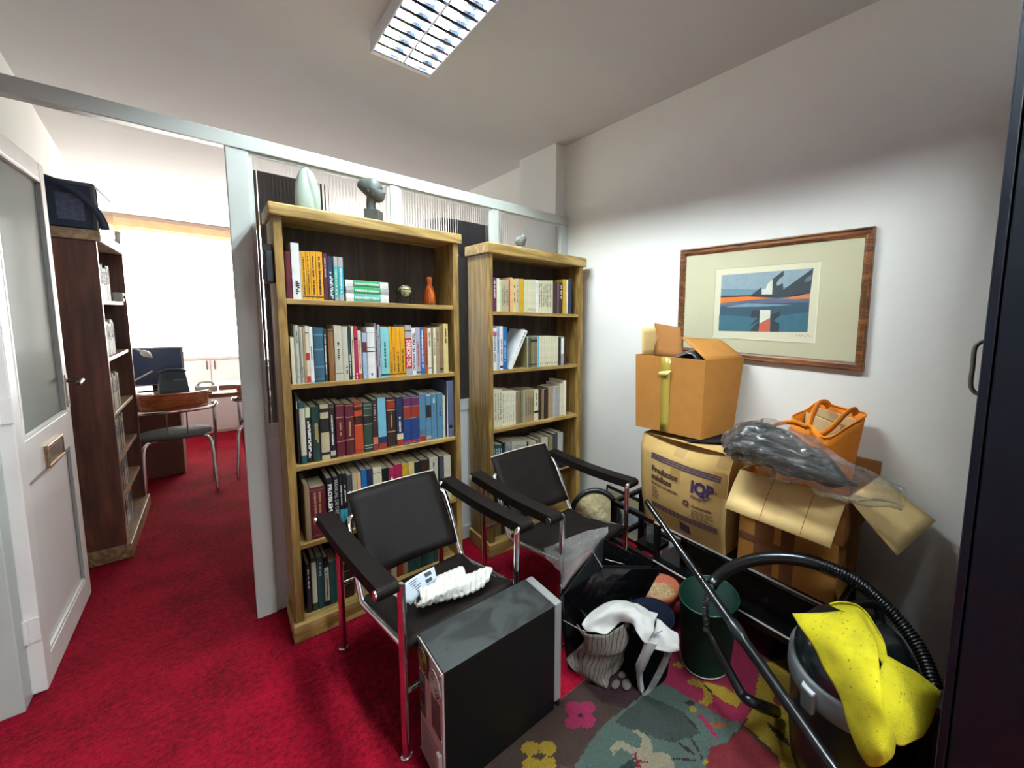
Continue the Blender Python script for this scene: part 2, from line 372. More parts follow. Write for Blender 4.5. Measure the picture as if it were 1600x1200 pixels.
# letter plate
pz, py = .845, .395
lp = MB().box(0, .006, py-.115, py+.115, pz-.045, pz+.05, BRASS).box(.006, .012, py-.115, py+.115, pz+.038, pz+.05, BRASS).box(.006, .012, py-.115, py+.115, pz-.045, pz-.033, BRASS).box(.006, .012, py-.115, py-.105, pz-.033, pz+.038, BRASS).box(.006, .012, py+.105, py+.115, pz-.033, pz+.038, BRASS).build('letter_plate', parent=dr, bevel=.002)
MB().box(.006, .010, py-.10, py+.10, pz-.028, pz+.033, mat('dark_brass', '#5a4636', .4, .8, var=.5, vscale=120, bump=.3, bscale=200)).build('flap', parent=lp)
for hz in (.22, 1.05, 1.9): MB().tube([(-.03, -.010, hz), (-.03, -.010, hz+.09)], .007, DP).box(-.034, -.0, -.004, .0, hz, hz+.09, DP).build('hinge', parent=dr)

# ---------------------------------------------------------------- ceiling light
LH = mat('lamp_housing', '#d5dadf', .35); MIR = mat('louvre_mirror', '#c6d6ea', .14, 1)
def ceiling_light(label, CLX0, CLX1, CLY0, CLY1, CLZ=2.69, E_=LAMP_E):
    cl = thing('ceiling_light', label, 'ceiling light', ((CLX0+CLX1)/2, (CLY0+CLY1)/2, CZ))
    hx, hy, hz = (CLX1-CLX0)/2, (CLY1-CLY0)/2, CLZ-CZ
    LH = mat('lamp_housing', '#d5dadf', .35)
    m = MB().box(-hx, hx, -hy, hy, -.006, -.0005, LH)
    m.box(-hx, -hx+.006, -hy, hy, hz, -.006, LH).box(hx-.006, hx, -hy, hy, hz, -.006, LH).box(-hx+.006, hx-.006, -hy, -hy+.03, hz, -.006, LH).box(-hx+.006, hx-.006, hy-.03, hy, hz, -.006, LH)
    m.build('housing', parent=cl, bevel=.002)
    MIR = mat('louvre_mirror', '#f4f8ff', .18, 1)
    # parabolic reflector troughs, cross blades and tubes
    for s in (-1, 1):
        cx_ = s*hx*.49; hw = hx*.46
        prof = [(cx_+hw*math.sin(t), hz+.003+.050*(math.cos(t))) for t in np.linspace(-PI/2, PI/2, 13)]
        g = [[(x, y, z) for x, z in prof] for y in (-hy+.03, hy-.03)]
        rfl = MB().grid(g, MIR).build('reflector', parent=cl)
        nb = 15
        for k in range(nb+1):
            y = -hy+.03+(2*hy-.06)*k/nb
            mb = MB()
            for sg in (-1, 1):
                mb.grid([[(cx_+u*hw, y+sg*(.011*(1-v)**2+.0005), hz+.001+.026*v*(1-.25*(1-u*u))) for u in np.linspace(-1, 1, 9)] for v in (0, .2, .4, .6, .8, 1)], MIR)
            mb.build('louvre_blade', parent=cl)
        MB().tube([(cx_, -hy+.04, hz+.040), (cx_, hy-.04, hz+.040)], .008, emit('tube_glow%d' % E_, '#e9f3f3', E_), n=14).build('lamp_tube', parent=cl)
    MB().box(-.004, .004, -hy+.03, hy-.03, hz, hz+.02, LH).build('centre_rib', parent=cl)
ceiling_light('long white fluorescent ceiling light with a mirrored twin louvre, near the partition', .555, .812, 1.06, 2.292)
ceiling_light('added fluorescent ceiling light, unseen overhead, brightening the upper walls and entrance side', .555, .812, -1.20, .03, E_=ADDED_LAMP_E)  # added fixture out of view, copies the seen one to fill dark walls

# ---------------------------------------------------------------- bookcases
YB, YBK = 2.169, 2.470
def bookcase(label, x0, x1, shelves, top=(1.855, 1.906), tl=.028, tr=.028, over=.014):
    cx_ = (x0+x1)/2; r = thing('bookcase', label, 'bookcase', (cx_, (YB+YBK)/2, 0))
    a, c = x0-cx_, x1-cx_; f, k = YB-(YB+YBK)/2, YBK-(YB+YBK)/2
    MB().box(a, a+tl, f+.021, k-.01, .085, top[0], None).build('side_panel', PINE, r, bevel=.002)
    MB().box(c-tr, c, f+.021, k-.01, .085, top[0], None).build('side_panel', PINE, r, bevel=.002)
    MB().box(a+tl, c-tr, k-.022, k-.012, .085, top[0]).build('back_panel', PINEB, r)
    MB().box(a-over, c+over, f, k, top[0], top[1]).build('top_board', PINEX, r, bevel=.006)
    MB().box(a-over+.002, c+over-.002, f, k-.006, .002, .085).build('plinth', PINEX, r, bevel=.005)
    for z in shelves: MB().box(a+tl, c-tr, f+.026, k-.022, z-.022, z).build('shelf', PINEX, r, bevel=.002)
    return r
S1 = (1.525, 1.162, .800, .440)
bookcase('wide pine bookcase, nearer the doorway, with the stone bust on top', .170, .906, S1)
S2 = (1.504, 1.153, .794, .436)
bookcase('narrow pine bookcase next to the right-hand wall, with small bird figure on top', 1.074, 1.767, S2, top=(1.832, 1.893), tr=.036)

# ---------------------------------------------------------------- books
PAL = dict(cream='#cfcbae', ivory='#dcd9c2', greycream='#b9b8a6', white='#dfe2e0', greygreen='#8f9a90', tan='#9c8665', teal='#2c5566', black='#14171a',
 brown='#80582f', dkgreen='#16322c', magenta='#a3214a', paleblue='#9db4cc', grey='#9a9a9a', navy='#1a2746', lightcyan='#7fc4c4', yellow='#d79a12',
 lilac='#a6a3b2', blue='#1b66a0', rust='#a84a20', olive='#7c7750', dktan='#7d6a4d', paleyellow='#cdbb7c', maroon='#521424', dkbrown='#2f1a14', orange='#b0401c',
 green='#26402f', steel='#4f7d98', lightblue='#6fb0c8', royal='#1b3a70', beige='#b4a88a', purple='#5b2450', peach='#d9a878', palegreen='#b8c89a', gold='#c39a24',
 cyan='#38a8bc', cyangreen='#4fae9c', red='#b8262c', mauve='#5c4350', dkteal='#1d4a4c', pink='#c05a78', slate='#5a6684', salmon='#c0705a', brick='#8c2c1c', dkgrey='#3a3c40', silver='#a8aaa8')
def cmat(c): return mat('cover_'+c, PAL[c], .5, var=.10, vscale=25, bump=.05, bscale=200)
PAGES = mat('book_pages', '#c9bf9f', .9, var=.15, vscale=300, stretch=(1, .05, .05))
FOIL = mat('gilt_lettering', '#c8b070', .35, .6)
INK = {'w': mat('ink_white', '#e6e6e2', .6), 'k': mat('ink_black', '#181818', .6), 'g': FOIL, 's': mat('ink_silver', '#aab0b0', .4, .3), 'n': mat('ink_navy', '#1a2a50', .6), 'r': mat('ink_red', '#b02a30', .6), 't': mat('ink_teal', '#0e4a4c', .6)}
def book_mesh(w, h, d, name, m, hard=True, parent=None):
    t = min(.0022, w*.2); cv = min(.004, w*.25) if hard else .0008
    out = [(-w/2, d), (-w/2, .0015)]; K = 5
    for k in range(K+1):
        a = PI*k/K; out.append((-w/2*math.cos(a), -cv*math.sin(a)))
    out += [(w/2, .0015), (w/2, d), (w/2-t, d), (w/2-t, .003), (-w/2+t, .003), (-w/2+t, d)]
    return MB().prism(out, 'Z', 0, h).build(name, m, parent)
nbook = 0
ORD = 'first second third fourth fifth sixth seventh eighth ninth tenth eleventh twelfth thirteenth fourteenth fifteenth sixteenth seventeenth eighteenth nineteenth twentieth'.split()
def ordinal(i): 
    if i < 20: return ORD[i]
    if i < 29: return 'twenty-'+ORD[i-20]
    if i == 29: return 'thirtieth'
    return 'thirty-'+ORD[i-30]
def book(w, h, d, col, desc, label, group, feats='', loc=(0, 0, 0), rot=(0, 0, 0), detail=True):
    hard = any(k in desc for k in ('hardback', 'volume', 'cloth'))
    o = book_mesh(w, h, d, 'book', cmat(col), hard); tag(o, label, 'book', group)
    t = min(.0022, w*.2); cv = min(.004, w*.25) if hard else .0008; y = -cv*.72
    MB().box(-w/2+t, w/2-t, .003, d-.004, .003, h-(.004 if hard else .0006), None).build('page_block', PAGES, o)
    if not detail: feats = ''
    for ft in [q for q in feats.split(';') if q]:
        p = ft.split(); k = p[0]
        if k == 'b':      # band: colour, from, to (fractions from the top)
            z1, z0 = h*(1-float(p[2])), h*(1-float(p[3])); hw = w*.49
            n = 6; g = [[(-w*.497*math.cos(PI*j/n), -cv*math.sin(PI*j/n)-.0005, z) for j in range(n+1)] for z in (z0, z1)]
            MB().grid(g).build('spine_band', cmat(p[1]) if p[1] in PAL else INK[p[1]], o)
        elif k == 'T':    # upright line of small lettering: ink, from, to, [side offset]
            z1, z0 = h*(1-float(p[2])), h*(1-float(p[3])); cw = min(w*.34, .008); mb = MB(); z = z1; rr = random.Random(len(feats)*31+int(w*1e5))
            off = float(p[4])*w if len(p) > 4 else 0
            while z > z0:
                L = rr.uniform(.4, .9)*cw
                if rr.random() < .85:
                    a = rr.uniform(.6, 1)
                    mb.box(off-cw*.5*a, off+cw*.5*a, -cv-.0008, -cv-.0003+cv*.3, z-L, z)
                    if rr.random() < .5: pass
                z -= L*1.35
            if mb.v: mb.build('spine_title', INK[p[1]], o)
        elif k == 'X':    # readable title running down the spine: ink, from, to, words
            z1, z0 = h*(1-float(p[2])), h*(1-float(p[3])); txt = ' '.join(p[4:]); L = z1-z0
            me = text_mesh(txt, 1.0, .03); wd = max(v.co.x for v in me.vertices); ht = .72
            sz = min(w*.62/ht, .03); sx = L/(wd*sz)
            for v in me.vertices: v.co = Vector((v.co.y*sz-ht*sz/2, -cv-.0006+v.co.z*.2, z1-v.co.x*sz*sx))
            me.materials.clear(); me.materials.append(INK[p[1]]); me.name = 'spine_title'
            q = bpy.data.objects.new('spine_title', me); COL.objects.link(q); q.parent = o
    o.location = loc; o.rotation_euler = rot
    return o

def row(case, shelfname, z, y, ox, oy, sc, items, xmin, xmax, dmax=.225, group=None, zb=None):
    """items: (x0, x1, top, colour, description, features) read from a close-up"""
    prev = xmin
    xs = []
    for it in items:
        a = at(ox+it[0]/sc, zb, Y=y).x; c = at(ox+it[1]/sc, zb, Y=y).x; xs.append((a, c))
    for i, it in enumerate(items):
        a, c = xs[i]; a = max(a, prev); 
        if c-a < .0045: c = a+.0045
        c = min(c, xmax); prev = c+.0004
        if c-a < .003: continue
        xm = (ox+(it[0]+it[1])/2/sc); hgt = at(xm-.055*(zb-oy-it[2]/sc)*(800-xm)/340, oy+it[2]/sc, Y=y).z-z
        hgt = max(.14, min(hgt, .315)); rr = random.Random(i*7+int(z*1000))
        d = min(dmax, hgt*rr.uniform(.66, .74))
        lb = '%s, %s from left, %s shelf of %s bookcase' % (it[4], ordinal(i), shelfname, case)
        book(c-a-.0006, hgt, d, it[3], it[4], lb, group, it[5] if len(it) > 5 else '', ((a+c)/2, y+rr.uniform(0, .004), z+.0004))
G = 'books standing on the '
# --- wide bookcase, top shelf
row('wide', 'top', 1.525, 2.205, 430, 360, 4.617, [
 (83, 128, 150, 'maroon', 'maroon hardback'), (131, 190, 90, 'white', 'tall white paperback', 'T k .65 .9;T k .68 .86 .2'),
 (190, 199, 150, 'cream', 'thin cream booklet'), (199, 233, 150, 'yellow', 'yellow paperback', 'T k .12 .9;b k .93 .95'), (233, 265, 150, 'yellow', 'yellow paperback', 'T k .1 .9;b k .93 .95'),
 (265, 305, 152, 'yellow', 'thick yellow paperback', 'T k .1 .9;b k .93 .95'), (305, 353, 155, 'yellow', 'thick yellow paperback', 'T k .1 .9;b k .93 .95'),
 (355, 386, 165, 'maroon', 'maroon paperback', 'T s .1 .5'), (387, 428, 188, 'navy', 'navy blue paperback', 'T w .35 .9;T w .5 .95 .25'),
 (431, 461, 190, 'cyangreen', 'sea-green paperback with white top', 'b silver 0 .22;b silver .93 .99;T w .3 .9'), (463, 499, 195, 'cyan', 'cyan paperback with grey top', 'b silver 0 .22;b silver .85 .99;T w .25 .8')],
 .199, .88, group=G+'top shelf of the wide bookcase', zb=467)
# three books lying flat
zc = 1.5254
for i, (t, cols, c0, desc, ttl) in enumerate(((.036, 'teal', 'white', 'bottom book of the flat stack of three green-and-white books, top shelf', 'DERECHO MINERO Y FORESTAL'), (.030, 'green2', 'silver', 'middle book of the flat stack of three green-and-white books, top shelf', 'DERECHO AGRARIO'), (.030, 'green2', 'white', 'top book of the flat stack of three green-and-white books, top shelf', 'LA INTRODUCCION Y SUS INSTITUCIONES'))):
    PAL['green2'] = '#1c9a5c'
    xa = at(541, 470, Y=2.208).x; L = at(607.5, 470, Y=2.208).x-xa
    o = MB().prism([(0, 0), (-.0015, t/2), (0, t), (.165, t), (.165, t-.0012), (.002, t-.0012), (.002, .0012), (.165, .0012), (.165, 0)], 'X', 0, L).build('book', cmat(c0)); o.location = (xa+(0, .001, -.001)[i], 2.208, zc); zc += t+.0006
    tag(o, desc, 'book', 'green and white books lying flat on the top shelf of the wide bookcase')
    MB().box(.003, L-.003, .003, .16, .0014, t-.0014).build('page_block', PAGES, o)
    MB().prism([(-.0004, .0006), (-.0021, t/2), (-.0004, t-.0006)], 'X', L*.17, L*.80).build('spine_band', cmat('green2' if i else 'cyangreen'), o)
    tm = text_mesh(ttl, t*.42, .0006); wd_ = max(v.co.x for v in tm.vertices); bpy.data.meshes.remove(tm)
    put_text('spine_title', ttl, t*.42, INK['w'], (L*.20, -.0028, t*.34), (1, 0, 0), (0, 0, 1), o, bold=.0006, sx=L*.57/wd_)
# --- wide bookcase, second shelf
it2 = [(165, 225, 370, 'cream', 'short cream paperback'), (226, 239, 190, 'greygreen', 'thin grey booklet'), (240, 300, 182, 'greycream', 'grey-white paperback', 'T k .1 .3;b k .88 .89'), (301, 326, 205, 'greygreen', 'grey-green paperback', 'T k .2 .8'),
 (327, 360, 215, 'greycream', 'thin pale grey paperback', 'T k .7 .9'), (361, 399, 215, 'tan', 'tan paperback'), (400, 460, 195, 'cream', 'cream paperback with two red bands', 'b red .47 .60;b red .88 .99;b k .11 .125'),
 (461, 521, 210, 'white', 'white paperback', 'T k .35 .6;b lightcyan .97 1'), (522, 680, 220, 'teal', 'broad teal hardback', 'b steel .11 .145;b steel .38 .41;b steel .70 .73;b steel .93 .95'), (682, 735, 250, 'black', 'black paperback with white title', 'T w .1 .85'),
 (750, 842, 240, 'brown', 'brown hardback', 'b dkbrown .03 .05'), (850, 972, 190, 'greycream', 'thick grey-white paperback', 'T k .3 .6;b k .86 .87'), (974, 1060, 205, 'greycream', 'grey-white paperback', 'T k .75 .87 .2'), (1061, 1110, 210, 'dkgreen', 'dark green paperback', 'T w .5 .95'),
 (1111, 1152, 200, 'cream', 'cream paperback with small black title', 'T k .25 .6;b k .93 .94'), (1153, 1213, 200, 'magenta', 'magenta paperback with black mark', 'b k .21 .25;T w .88 .98'), (1214, 1265, 270, 'cream', 'cream paperback with orange foot', 'T r .2 .8;b orange .88 1'),
 (1283, 1352, 305, 'paleblue', 'pale blue paperback with maroon band', 'b maroon .2 .42')]
sc2 = 10/10.91
def tr(t, ox0=570, ox=440): return ((t[0]/10.91+ox0-ox)*10, (t[1]/10.91+ox0-ox)*10, t[2]*10/10.91)+tuple(t[3:])
it2 += [tr(t) for t in [(60, 195, 235, 'white', 'thick white hardback with black rules', 'b k .385 .40;b k .46 .48;b k .10 .105;T k .9 .93'), (197, 214, 165, 'silver', 'tall thin grey booklet'), (216, 240, 180, 'navy', 'thin navy booklet', 'T w .1 .8'), (241, 286, 190, 'lilac', 'thin lilac booklet', 'T n .2 .8'),
 (290, 432, 235, 'lightcyan', 'pale turquoise paperback with dark triangle', 'T t .3 .8;b t .93 .965'), (434, 480, 222, 'yellow', 'yellow paperback', 'T k .5 .9;b k .94 .96'), (481, 545, 232, 'yellow', 'yellow paperback', 'T k .4 .9;b k .94 .96'), (546, 620, 232, 'yellow', 'yellow paperback', 'T k .5 .9;b k .94 .96'), (621, 700, 232, 'yellow', 'yellow paperback', 'T k .45 .9;b k .94 .96'),
 (702, 815, 200, 'silver', 'grey hardback with red title block', 'b red .25 .86;X w .29 .83 DERECHO CIVIL;b k .10 .12'), (816, 885, 250, 'white', 'white paperback with black title', 'X k .1 .9 TEORIA DEL DERECHO'), (886, 958, 240, 'lilac', 'lilac paperback with black triangle', 'T r .3 .8;b k .93 .96'), (960, 1030, 240, 'blue', 'bright blue paperback', 'T w .05 .85'),
 (1031, 1085, 240, 'rust', 'rust red paperback', 'T k .3 .8'), (1086, 1146, 250, 'ivory', 'ivory paperback', 'T k .1 .4;b k .86 .88'), (1147, 1182, 245, 'olive', 'thin olive paperback'), (1183, 1226, 240, 'ivory', 'ivory paperback', 'T k .2 .6'), (1228, 1290, 230, 'tan', 'tan paperback', 'T k .1 .3'), (1291, 1350, 205, 'dktan', 'grey-brown paperback', 'b k .90 .93'), (1351, 1432, 175, 'paleyellow', 'pale yellow paperback', 'T k .1 .4')]]
row('wide', 'second', 1.162, 2.200, 440, 490, 10, it2, .199, .877, group=G+'second shelf of the wide bookcase', zb=592)
# --- wide bookcase, third shelf
it3 = [(150, 184, 60, 'black', 'thin black paperback', 'T w .1 .2'), (190, 275, 180, 'dkteal', 'dark green hardback with white title strip', 'b greycream .09 .86'), (280, 352, 250, 'black', 'black paperback with pale green label', 'b palegreen 0 .18;T w .25 .9;T w .3 .85 .28'), (360, 475, 240, 'dkgreen', 'thick green-black hardback', 'T g .3 .6;T g .3 .65 .2'),
 (488, 614, 205, 'beige', 'beige hardback with black labels', 'b k .07 .14;b k .25 .50;b k .86 .91'), (620, 698, 200, 'black', 'black paperback with white title', 'T w .2 .75;b silver .86 .95;b mauve .02 .07'), (712, 838, 190, 'maroon', 'maroon bound volume with gilt bands', 'b g .03 .04;b g .25 .265;b g .70 .715;b g .985 .995;T g .35 .6'), (845, 970, 190, 'maroon', 'maroon bound volume with gilt bands', 'b g .03 .04;b g .25 .265;b g .68 .70;b g .985 .995;T g .35 .6'),
 (975, 1102, 170, 'orange', 'orange-red bound volume with dark labels', 'b brick 0 .06;b dkbrown .09 .16;b dkbrown .27 .43;b g .07 .08;b g .44 .45;b brick .92 .95'), (1110, 1238, 170, 'green', 'dark green bound volume with silver bands', 'b s .05 .06;b s .12 .13;b s .26 .27;b k .28 .42;b s .44 .45;b s .86 .88;b s .92 .93')]
def tr3(t): return ((t[0]/10.91+580-450)*9.23, (t[1]/10.91+580-450)*9.23, (t[2]/10.91+600-610)*9.23)+tuple(t[3:])
it3 += [tr3(t) for t in [(45, 132, 265, 'dkbrown', 'dark brown paperback with orange foot', 'b salmon .74 .88;b brick .90 1;T s .1 .4'), (140, 278, 240, 'lightblue', 'light blue paperback with navy and red foot', 'b navy .76 .89;b brick .89 1'), (286, 442, 230, 'dkbrown', 'brown bound volume with gilt bands', 'b g .05 .07;b brick .09 .22;b g .24 .26;b g .67 .69;b g .98 .99;T g .3 .6'), (452, 562, 225, 'navy', 'navy paperback with cream and red foot', 'b cream .75 .87;b brick .88 1;T w .4 .7'),
 (566, 696, 218, 'royal', 'royal blue bound volume with red label', 'b purple .03 .19;b brick .22 .44;b g .02 .03;b g .20 .21;b g .45 .46;b red .92 .95;b g .97 .98'), (697, 838, 205, 'royal', 'royal blue bound volume with red label', 'b purple .03 .19;b brick .22 .44;b g .02 .03;b g .20 .21;b g .45 .46;b red .92 .95;b g .97 .98'),
 (842, 948, 165, 'steel', 'steel blue paperback with red foot', 'b slate .78 .86;b brick .89 1'), (952, 1042, 180, 'steel', 'steel blue paperback with black band', 'b k .23 .5;b silver .0 .04;b grey .9 .97'), (1046, 1136, 165, 'steel', 'plain steel blue paperback', 'T w .1 .2'), (1140, 1236, 160, 'steel', 'plain steel blue paperback', 'T k .3 .5'), (1238, 1276, 200, 'cream', 'thin cream booklet')]]
row('wide', 'third', .800, 2.215, 450, 610, 9.23, it3, .199, .835, group=G+'third shelf of the wide bookcase', zb=712)
o = tag(MB().box(.838, .872, 2.20, 2.44, .8004, 1.115, mat('binder_blue', '#4e5a78', .6)).build('ring_binder', bevel=.002), 'tall slate blue ring binder at the right end of the third shelf', 'binder')
MB().tube([(.855, 2.199, .86), (.855, 2.1985, .86)], .010, CHROME).build('finger_ring', parent=o)
MB().box(.8375, .840, 2.1985, 2.2, .80, 1.115, INK['w']).build('edge_strip', parent=o)
# --- wide bookcase, fourth shelf
sp = 5.926
it4 = [(140, 196, 340, 'dktan', 'dull brown hardback'), (198, 345, 360, 'maroon', 'broad maroon volume with gilt frame', 'b g .05 .055;b g .93 .935;T g .1 .6 -.2;T g .1 .5 .1'), (352, 412, 280, 'black', 'black hardback with white lettering', 'X w .1 .95 PROBLEMAS DEL'), (414, 466, 265, 'black', 'black hardback with grey lettering', 'X s .05 .9 MANUAL DE DERECHO'), (468, 502, 240, 'black', 'black paperback with cyan label', 'b cyan .62 .85;T w .2 .55'), (503, 540, 240, 'black', 'black paperback with cyan label', 'b cyan .62 .85;T w .2 .5'),
 (542, 590, 250, 'dkgrey', 'dark grey paperback', 'T w .3 .5'), (591, 636, 232, 'beige', 'dusty beige paperback'), (637, 672, 232, 'peach', 'dusty pink paperback'), (674, 727, 205, 'blue', 'bright blue paperback'), (729, 780, 195, 'navy', 'navy paperback', 'T w .4 .7'), (783, 866, 180, 'cream', 'cream and blue paperback', 'b blue .4 1;b k .1 .11'), (868, 930, 190, 'black', 'black paperback', 'T w .3 .7'), (932, 985, 180, 'magenta', 'magenta paperback', 'T w .2 .8'), (986, 1052, 150, 'magenta', 'magenta paperback', 'T k .5 .9'),
 (1055, 1112, 150, 'gold', 'mustard paperback'), (1113, 1168, 130, 'paleyellow', 'straw yellow paperback'), (1170, 1226, 130, 'black', 'black paperback', 'T w .3 .6'), (1228, 1305, 110, 'dkbrown', 'dark brown bound volume', 'b g .3 .32'), (1308, 1386, 90, 'greycream', 'dusty grey paperback', 'T k .1 .5'), (1400, 1440, 75, 'dkgrey', 'dark grey paperback'), (1442, 1506, 75, 'greycream', 'grey paperback with green foot', 'b palegreen .5 .9')]
def rowz(case, name, z, y, ox, oy, sc, items, xmin, xmax, group, rng=(.2, .26)):
    # rows partly hidden: x is read where the top of the book shows
    prev = xmin
    for i, it in enumerate(items):
        px = lambda v: ox+v/sc
        zt = at(px((it[0]+it[1])/2), oy+it[2]/sc, Y=y).z
        a, c = at(px(it[0]), oy+it[2]/sc, Y=y).x, at(px(it[1]), oy+it[2]/sc, Y=y).x
        a = max(a, prev); c = min(max(c, a+.006), xmax); prev = c+.0004
        if c-a < .004: continue
        h = max(.16, min(zt-z, .31)); rr = random.Random(i*5+int(z*999))
        book(c-a-.0008, h, min(.225, h*rr.uniform(.66, .75)), it[3], it[4], '%s, %s from left, %s shelf of %s bookcase' % (it[4], ordinal(i), name, case), group, it[5] if len(it) > 5 else '', ((a+c)/2, y, z+.0004))
rowz('wide', 'fourth', .440, 2.215, 450, 700, sp, it4, .199, .876, G+'fourth shelf of the wide bookcase')
# --- wide bookcase, bottom shelf (the plinth board)
it5 = [(262, 312, 370, 'black', 'thin black paperback', 'T w .1 .5'), (316, 376, 300, 'green', 'green hardback with white title strip', 'b greycream .07 .85'), (380, 454, 290, 'dkteal', 'dark teal hardback', 'T s .1 .35'), (458, 512, 290, 'black', 'black hardback with white title strip', 'b greycream .2 .9;T k .25 .9'), (516, 620, 330, 'dkteal', 'thick dark teal hardback'), (622, 676, 340, 'dkgreen', 'dark green hardback'), (680, 790, 350, 'dkbrown', 'dark brown hardback', 'b g .2 .22')]
rowz('wide', 'bottom', .0855, 2.235, 440, 830, 7.06, it5, .199, .876, G+'bottom shelf of the wide bookcase')
pv = .472
for i, (w_, h_, c, d_) in enumerate(((.03, .22, 'tan', 'tan paperback'), (.022, .2, 'cream', 'cream paperback'), (.03, .21, 'brick', 'brick red hardback'), (.025, .19, 'greycream', 'grey paperback'), (.03, .2, 'brick', 'brick red paperback'), (.024, .2, 'tan', 'tan paperback'), (.03, .23, 'dkteal', 'dark teal hardback'), (.034, .24, 'dkteal', 'dark teal hardback'), (.03, .25, 'dkgreen', 'dark green hardback'), (.034, .25, 'dkteal', 'dark teal hardback'), (.03, .25, 'dkgreen', 'dark green hardback'))):
    book(w_-.001, h_, .16, c, d_, '%s, %s from left, bottom shelf of wide bookcase' % (d_, ordinal(i+7)), G+'bottom shelf of the wide bookcase', 'T w .2 .6', (pv+w_/2, 2.235, .0855)); pv += w_
# --- narrow bookcase
rep = lambda x0, x1, n, top, col, desc, ft='': [(x0+(x1-x0)*k/n, x0+(x1-x0)*(k+1)/n, top, col, desc, ft) for k in range(n)]
n1_ = [(50, 72, 112, 'mauve', 'thin mauve paperback'), (73, 115, 95, 'purple', 'purple paperback', 'T w .1 .6'), (116, 150, 105, 'ivory', 'ivory paperback'), (151, 171, 120, 'palegreen', 'pale green booklet')]+rep(172, 249, 4, 122, 'beige', 'thin beige paperback', 'T k .2 .8')+[(250, 262, 125, 'brick', 'thin brick red booklet'), (263, 291, 95, 'peach', 'peach paperback'), (292, 331, 112, 'paleyellow', 'straw yellow paperback', 'T k .2 .7'), (332, 361, 110, 'greycream', 'grey-white paperback', 'T r .2 .7'), (362, 392, 112, 'gold', 'mustard paperback'), (393, 416, 112, 'gold', 'mustard paperback'), (417, 432, 122, 'palegreen', 'pale green booklet')]+rep(433, 545, 5, 120, 'cream', 'cream paperback', 'T k .88 .95')+[(546, 576, 125, 'white', 'white paperback', 'T k .1 .4')]+rep(577, 732, 7, 130, 'cream', 'cream paperback with tiny black title', 'T k .1 .8')+[(735, 779, 150, 'dkbrown', 'dark brown bound volume'), (780, 802, 150, 'mauve', 'thin mauve paperback'), (803, 842, 150, 'dkbrown', 'dark brown bound volume', 'T w .1 .5'), (843, 881, 118, 'gold', 'mustard paperback'), (882, 899, 120, 'cream', 'thin cream booklet'), (900, 940, 110, 'navy', 'navy hardback')]
row('narrow', 'top', 1.504, 2.205, 760, 420, 7.06, n1_, 1.102, 1.73, group=G+'top shelf of the narrow bookcase', zb=486)
n2_ = [(44, 58, 640, 'brick', 'thin red booklet'), (60, 116, 655, 'white', 'white and pink paperback', 'T n .15 .8;b pink .08 .18'), (117, 150, 640, 'paleblue', 'pale blue paperback', 'T n .1 .6'), (151, 184, 635, 'white', 'white and blue paperback', 'T n .3 .8;b maroon .9 .96'), (185, 232, 645, 'blue', 'blue paperback', 'T w .3 .8')]
row('narrow', 'second', 1.153, 2.203, 760, 420, 7.06, n2_, 1.102, 1.73, group=G+'second shelf of the narrow bookcase', zb=574)
xL = at(760+238/7.06, 572, Y=2.21).x
o = book(.026, .262, .18, 'white', 'white paperback', 'white paperback leaning over to the right, second shelf of narrow bookcase', G+'second shelf of the narrow bookcase', 'T k .05 .4', (xL+.012, 2.205, 1.1535), (0, .43, 0))
xs0 = at(760+345/7.06, 572, Y=2.203).x
n2b = [(352, 385, 760, 'olive', 'olive grey paperback', 'T k .2 .5'), (386, 421, 750, 'cream', 'cream paperback', 'T k .1 .3'), (423, 440, 760, 'black', 'thin black paperback', 'b g .1 .12'), (441, 457, 755, 'olive', 'olive paperback with black labels', 'b k .08 .16;b k .88 .92'), (458, 476, 760, 'black', 'thin black paperback'), (477, 502, 755, 'olive', 'olive paperback with black labels', 'b k .08 .16;b k .88 .92'), (503, 530, 755, 'olive', 'olive paperback with black labels', 'b k .08 .16;b k .88 .92'), (531, 558, 755, 'dktan', 'drab paperback with black labels', 'b k .08 .16;b k .88 .92'), (559, 582, 750, 'lightblue', 'light blue paperback')]+rep(583, 790, 8, 745, 'cream', 'cream paperback', 'T k .86 .93')+[(791, 820, 755, 'black', 'black paperback'), (821, 852, 750, 'grey', 'grey and white paperback', 'b white .05 .6'), (853, 872, 750, 'dkbrown', 'thin dark brown paperback')]
def row2(case, name, z, y, ox, oy, sc, items, xmin, xmax, group, zb, start):
    prev = xmin
    for i, it in enumerate(items):
        a, c = at(ox+it[0]/sc, zb, Y=y).x, at(ox+it[1]/sc, zb, Y=y).x
        a = max(a, prev); c = min(max(c, a+.006), xmax); prev = c+.0004
        if c-a < .004: continue
        h = max(.14, min(at(ox+(it[0]+it[1])/2/sc, oy+it[2]/sc, Y=y).z-z, .3))
        book(c-a-.0008, h, h*.7, it[3], it[4], '%s, %s from left, %s shelf of %s bookcase' % (it[4], ordinal(i+start), name, case), group, it[5] if len(it) > 5 else '', ((a+c)/2, y, z+.0004))
row2('narrow', 'second', 1.153, 2.205, 760, 420, 7.06, n2b, xL+.125, 1.73, G+'second shelf of the narrow bookcase', 570, 6)
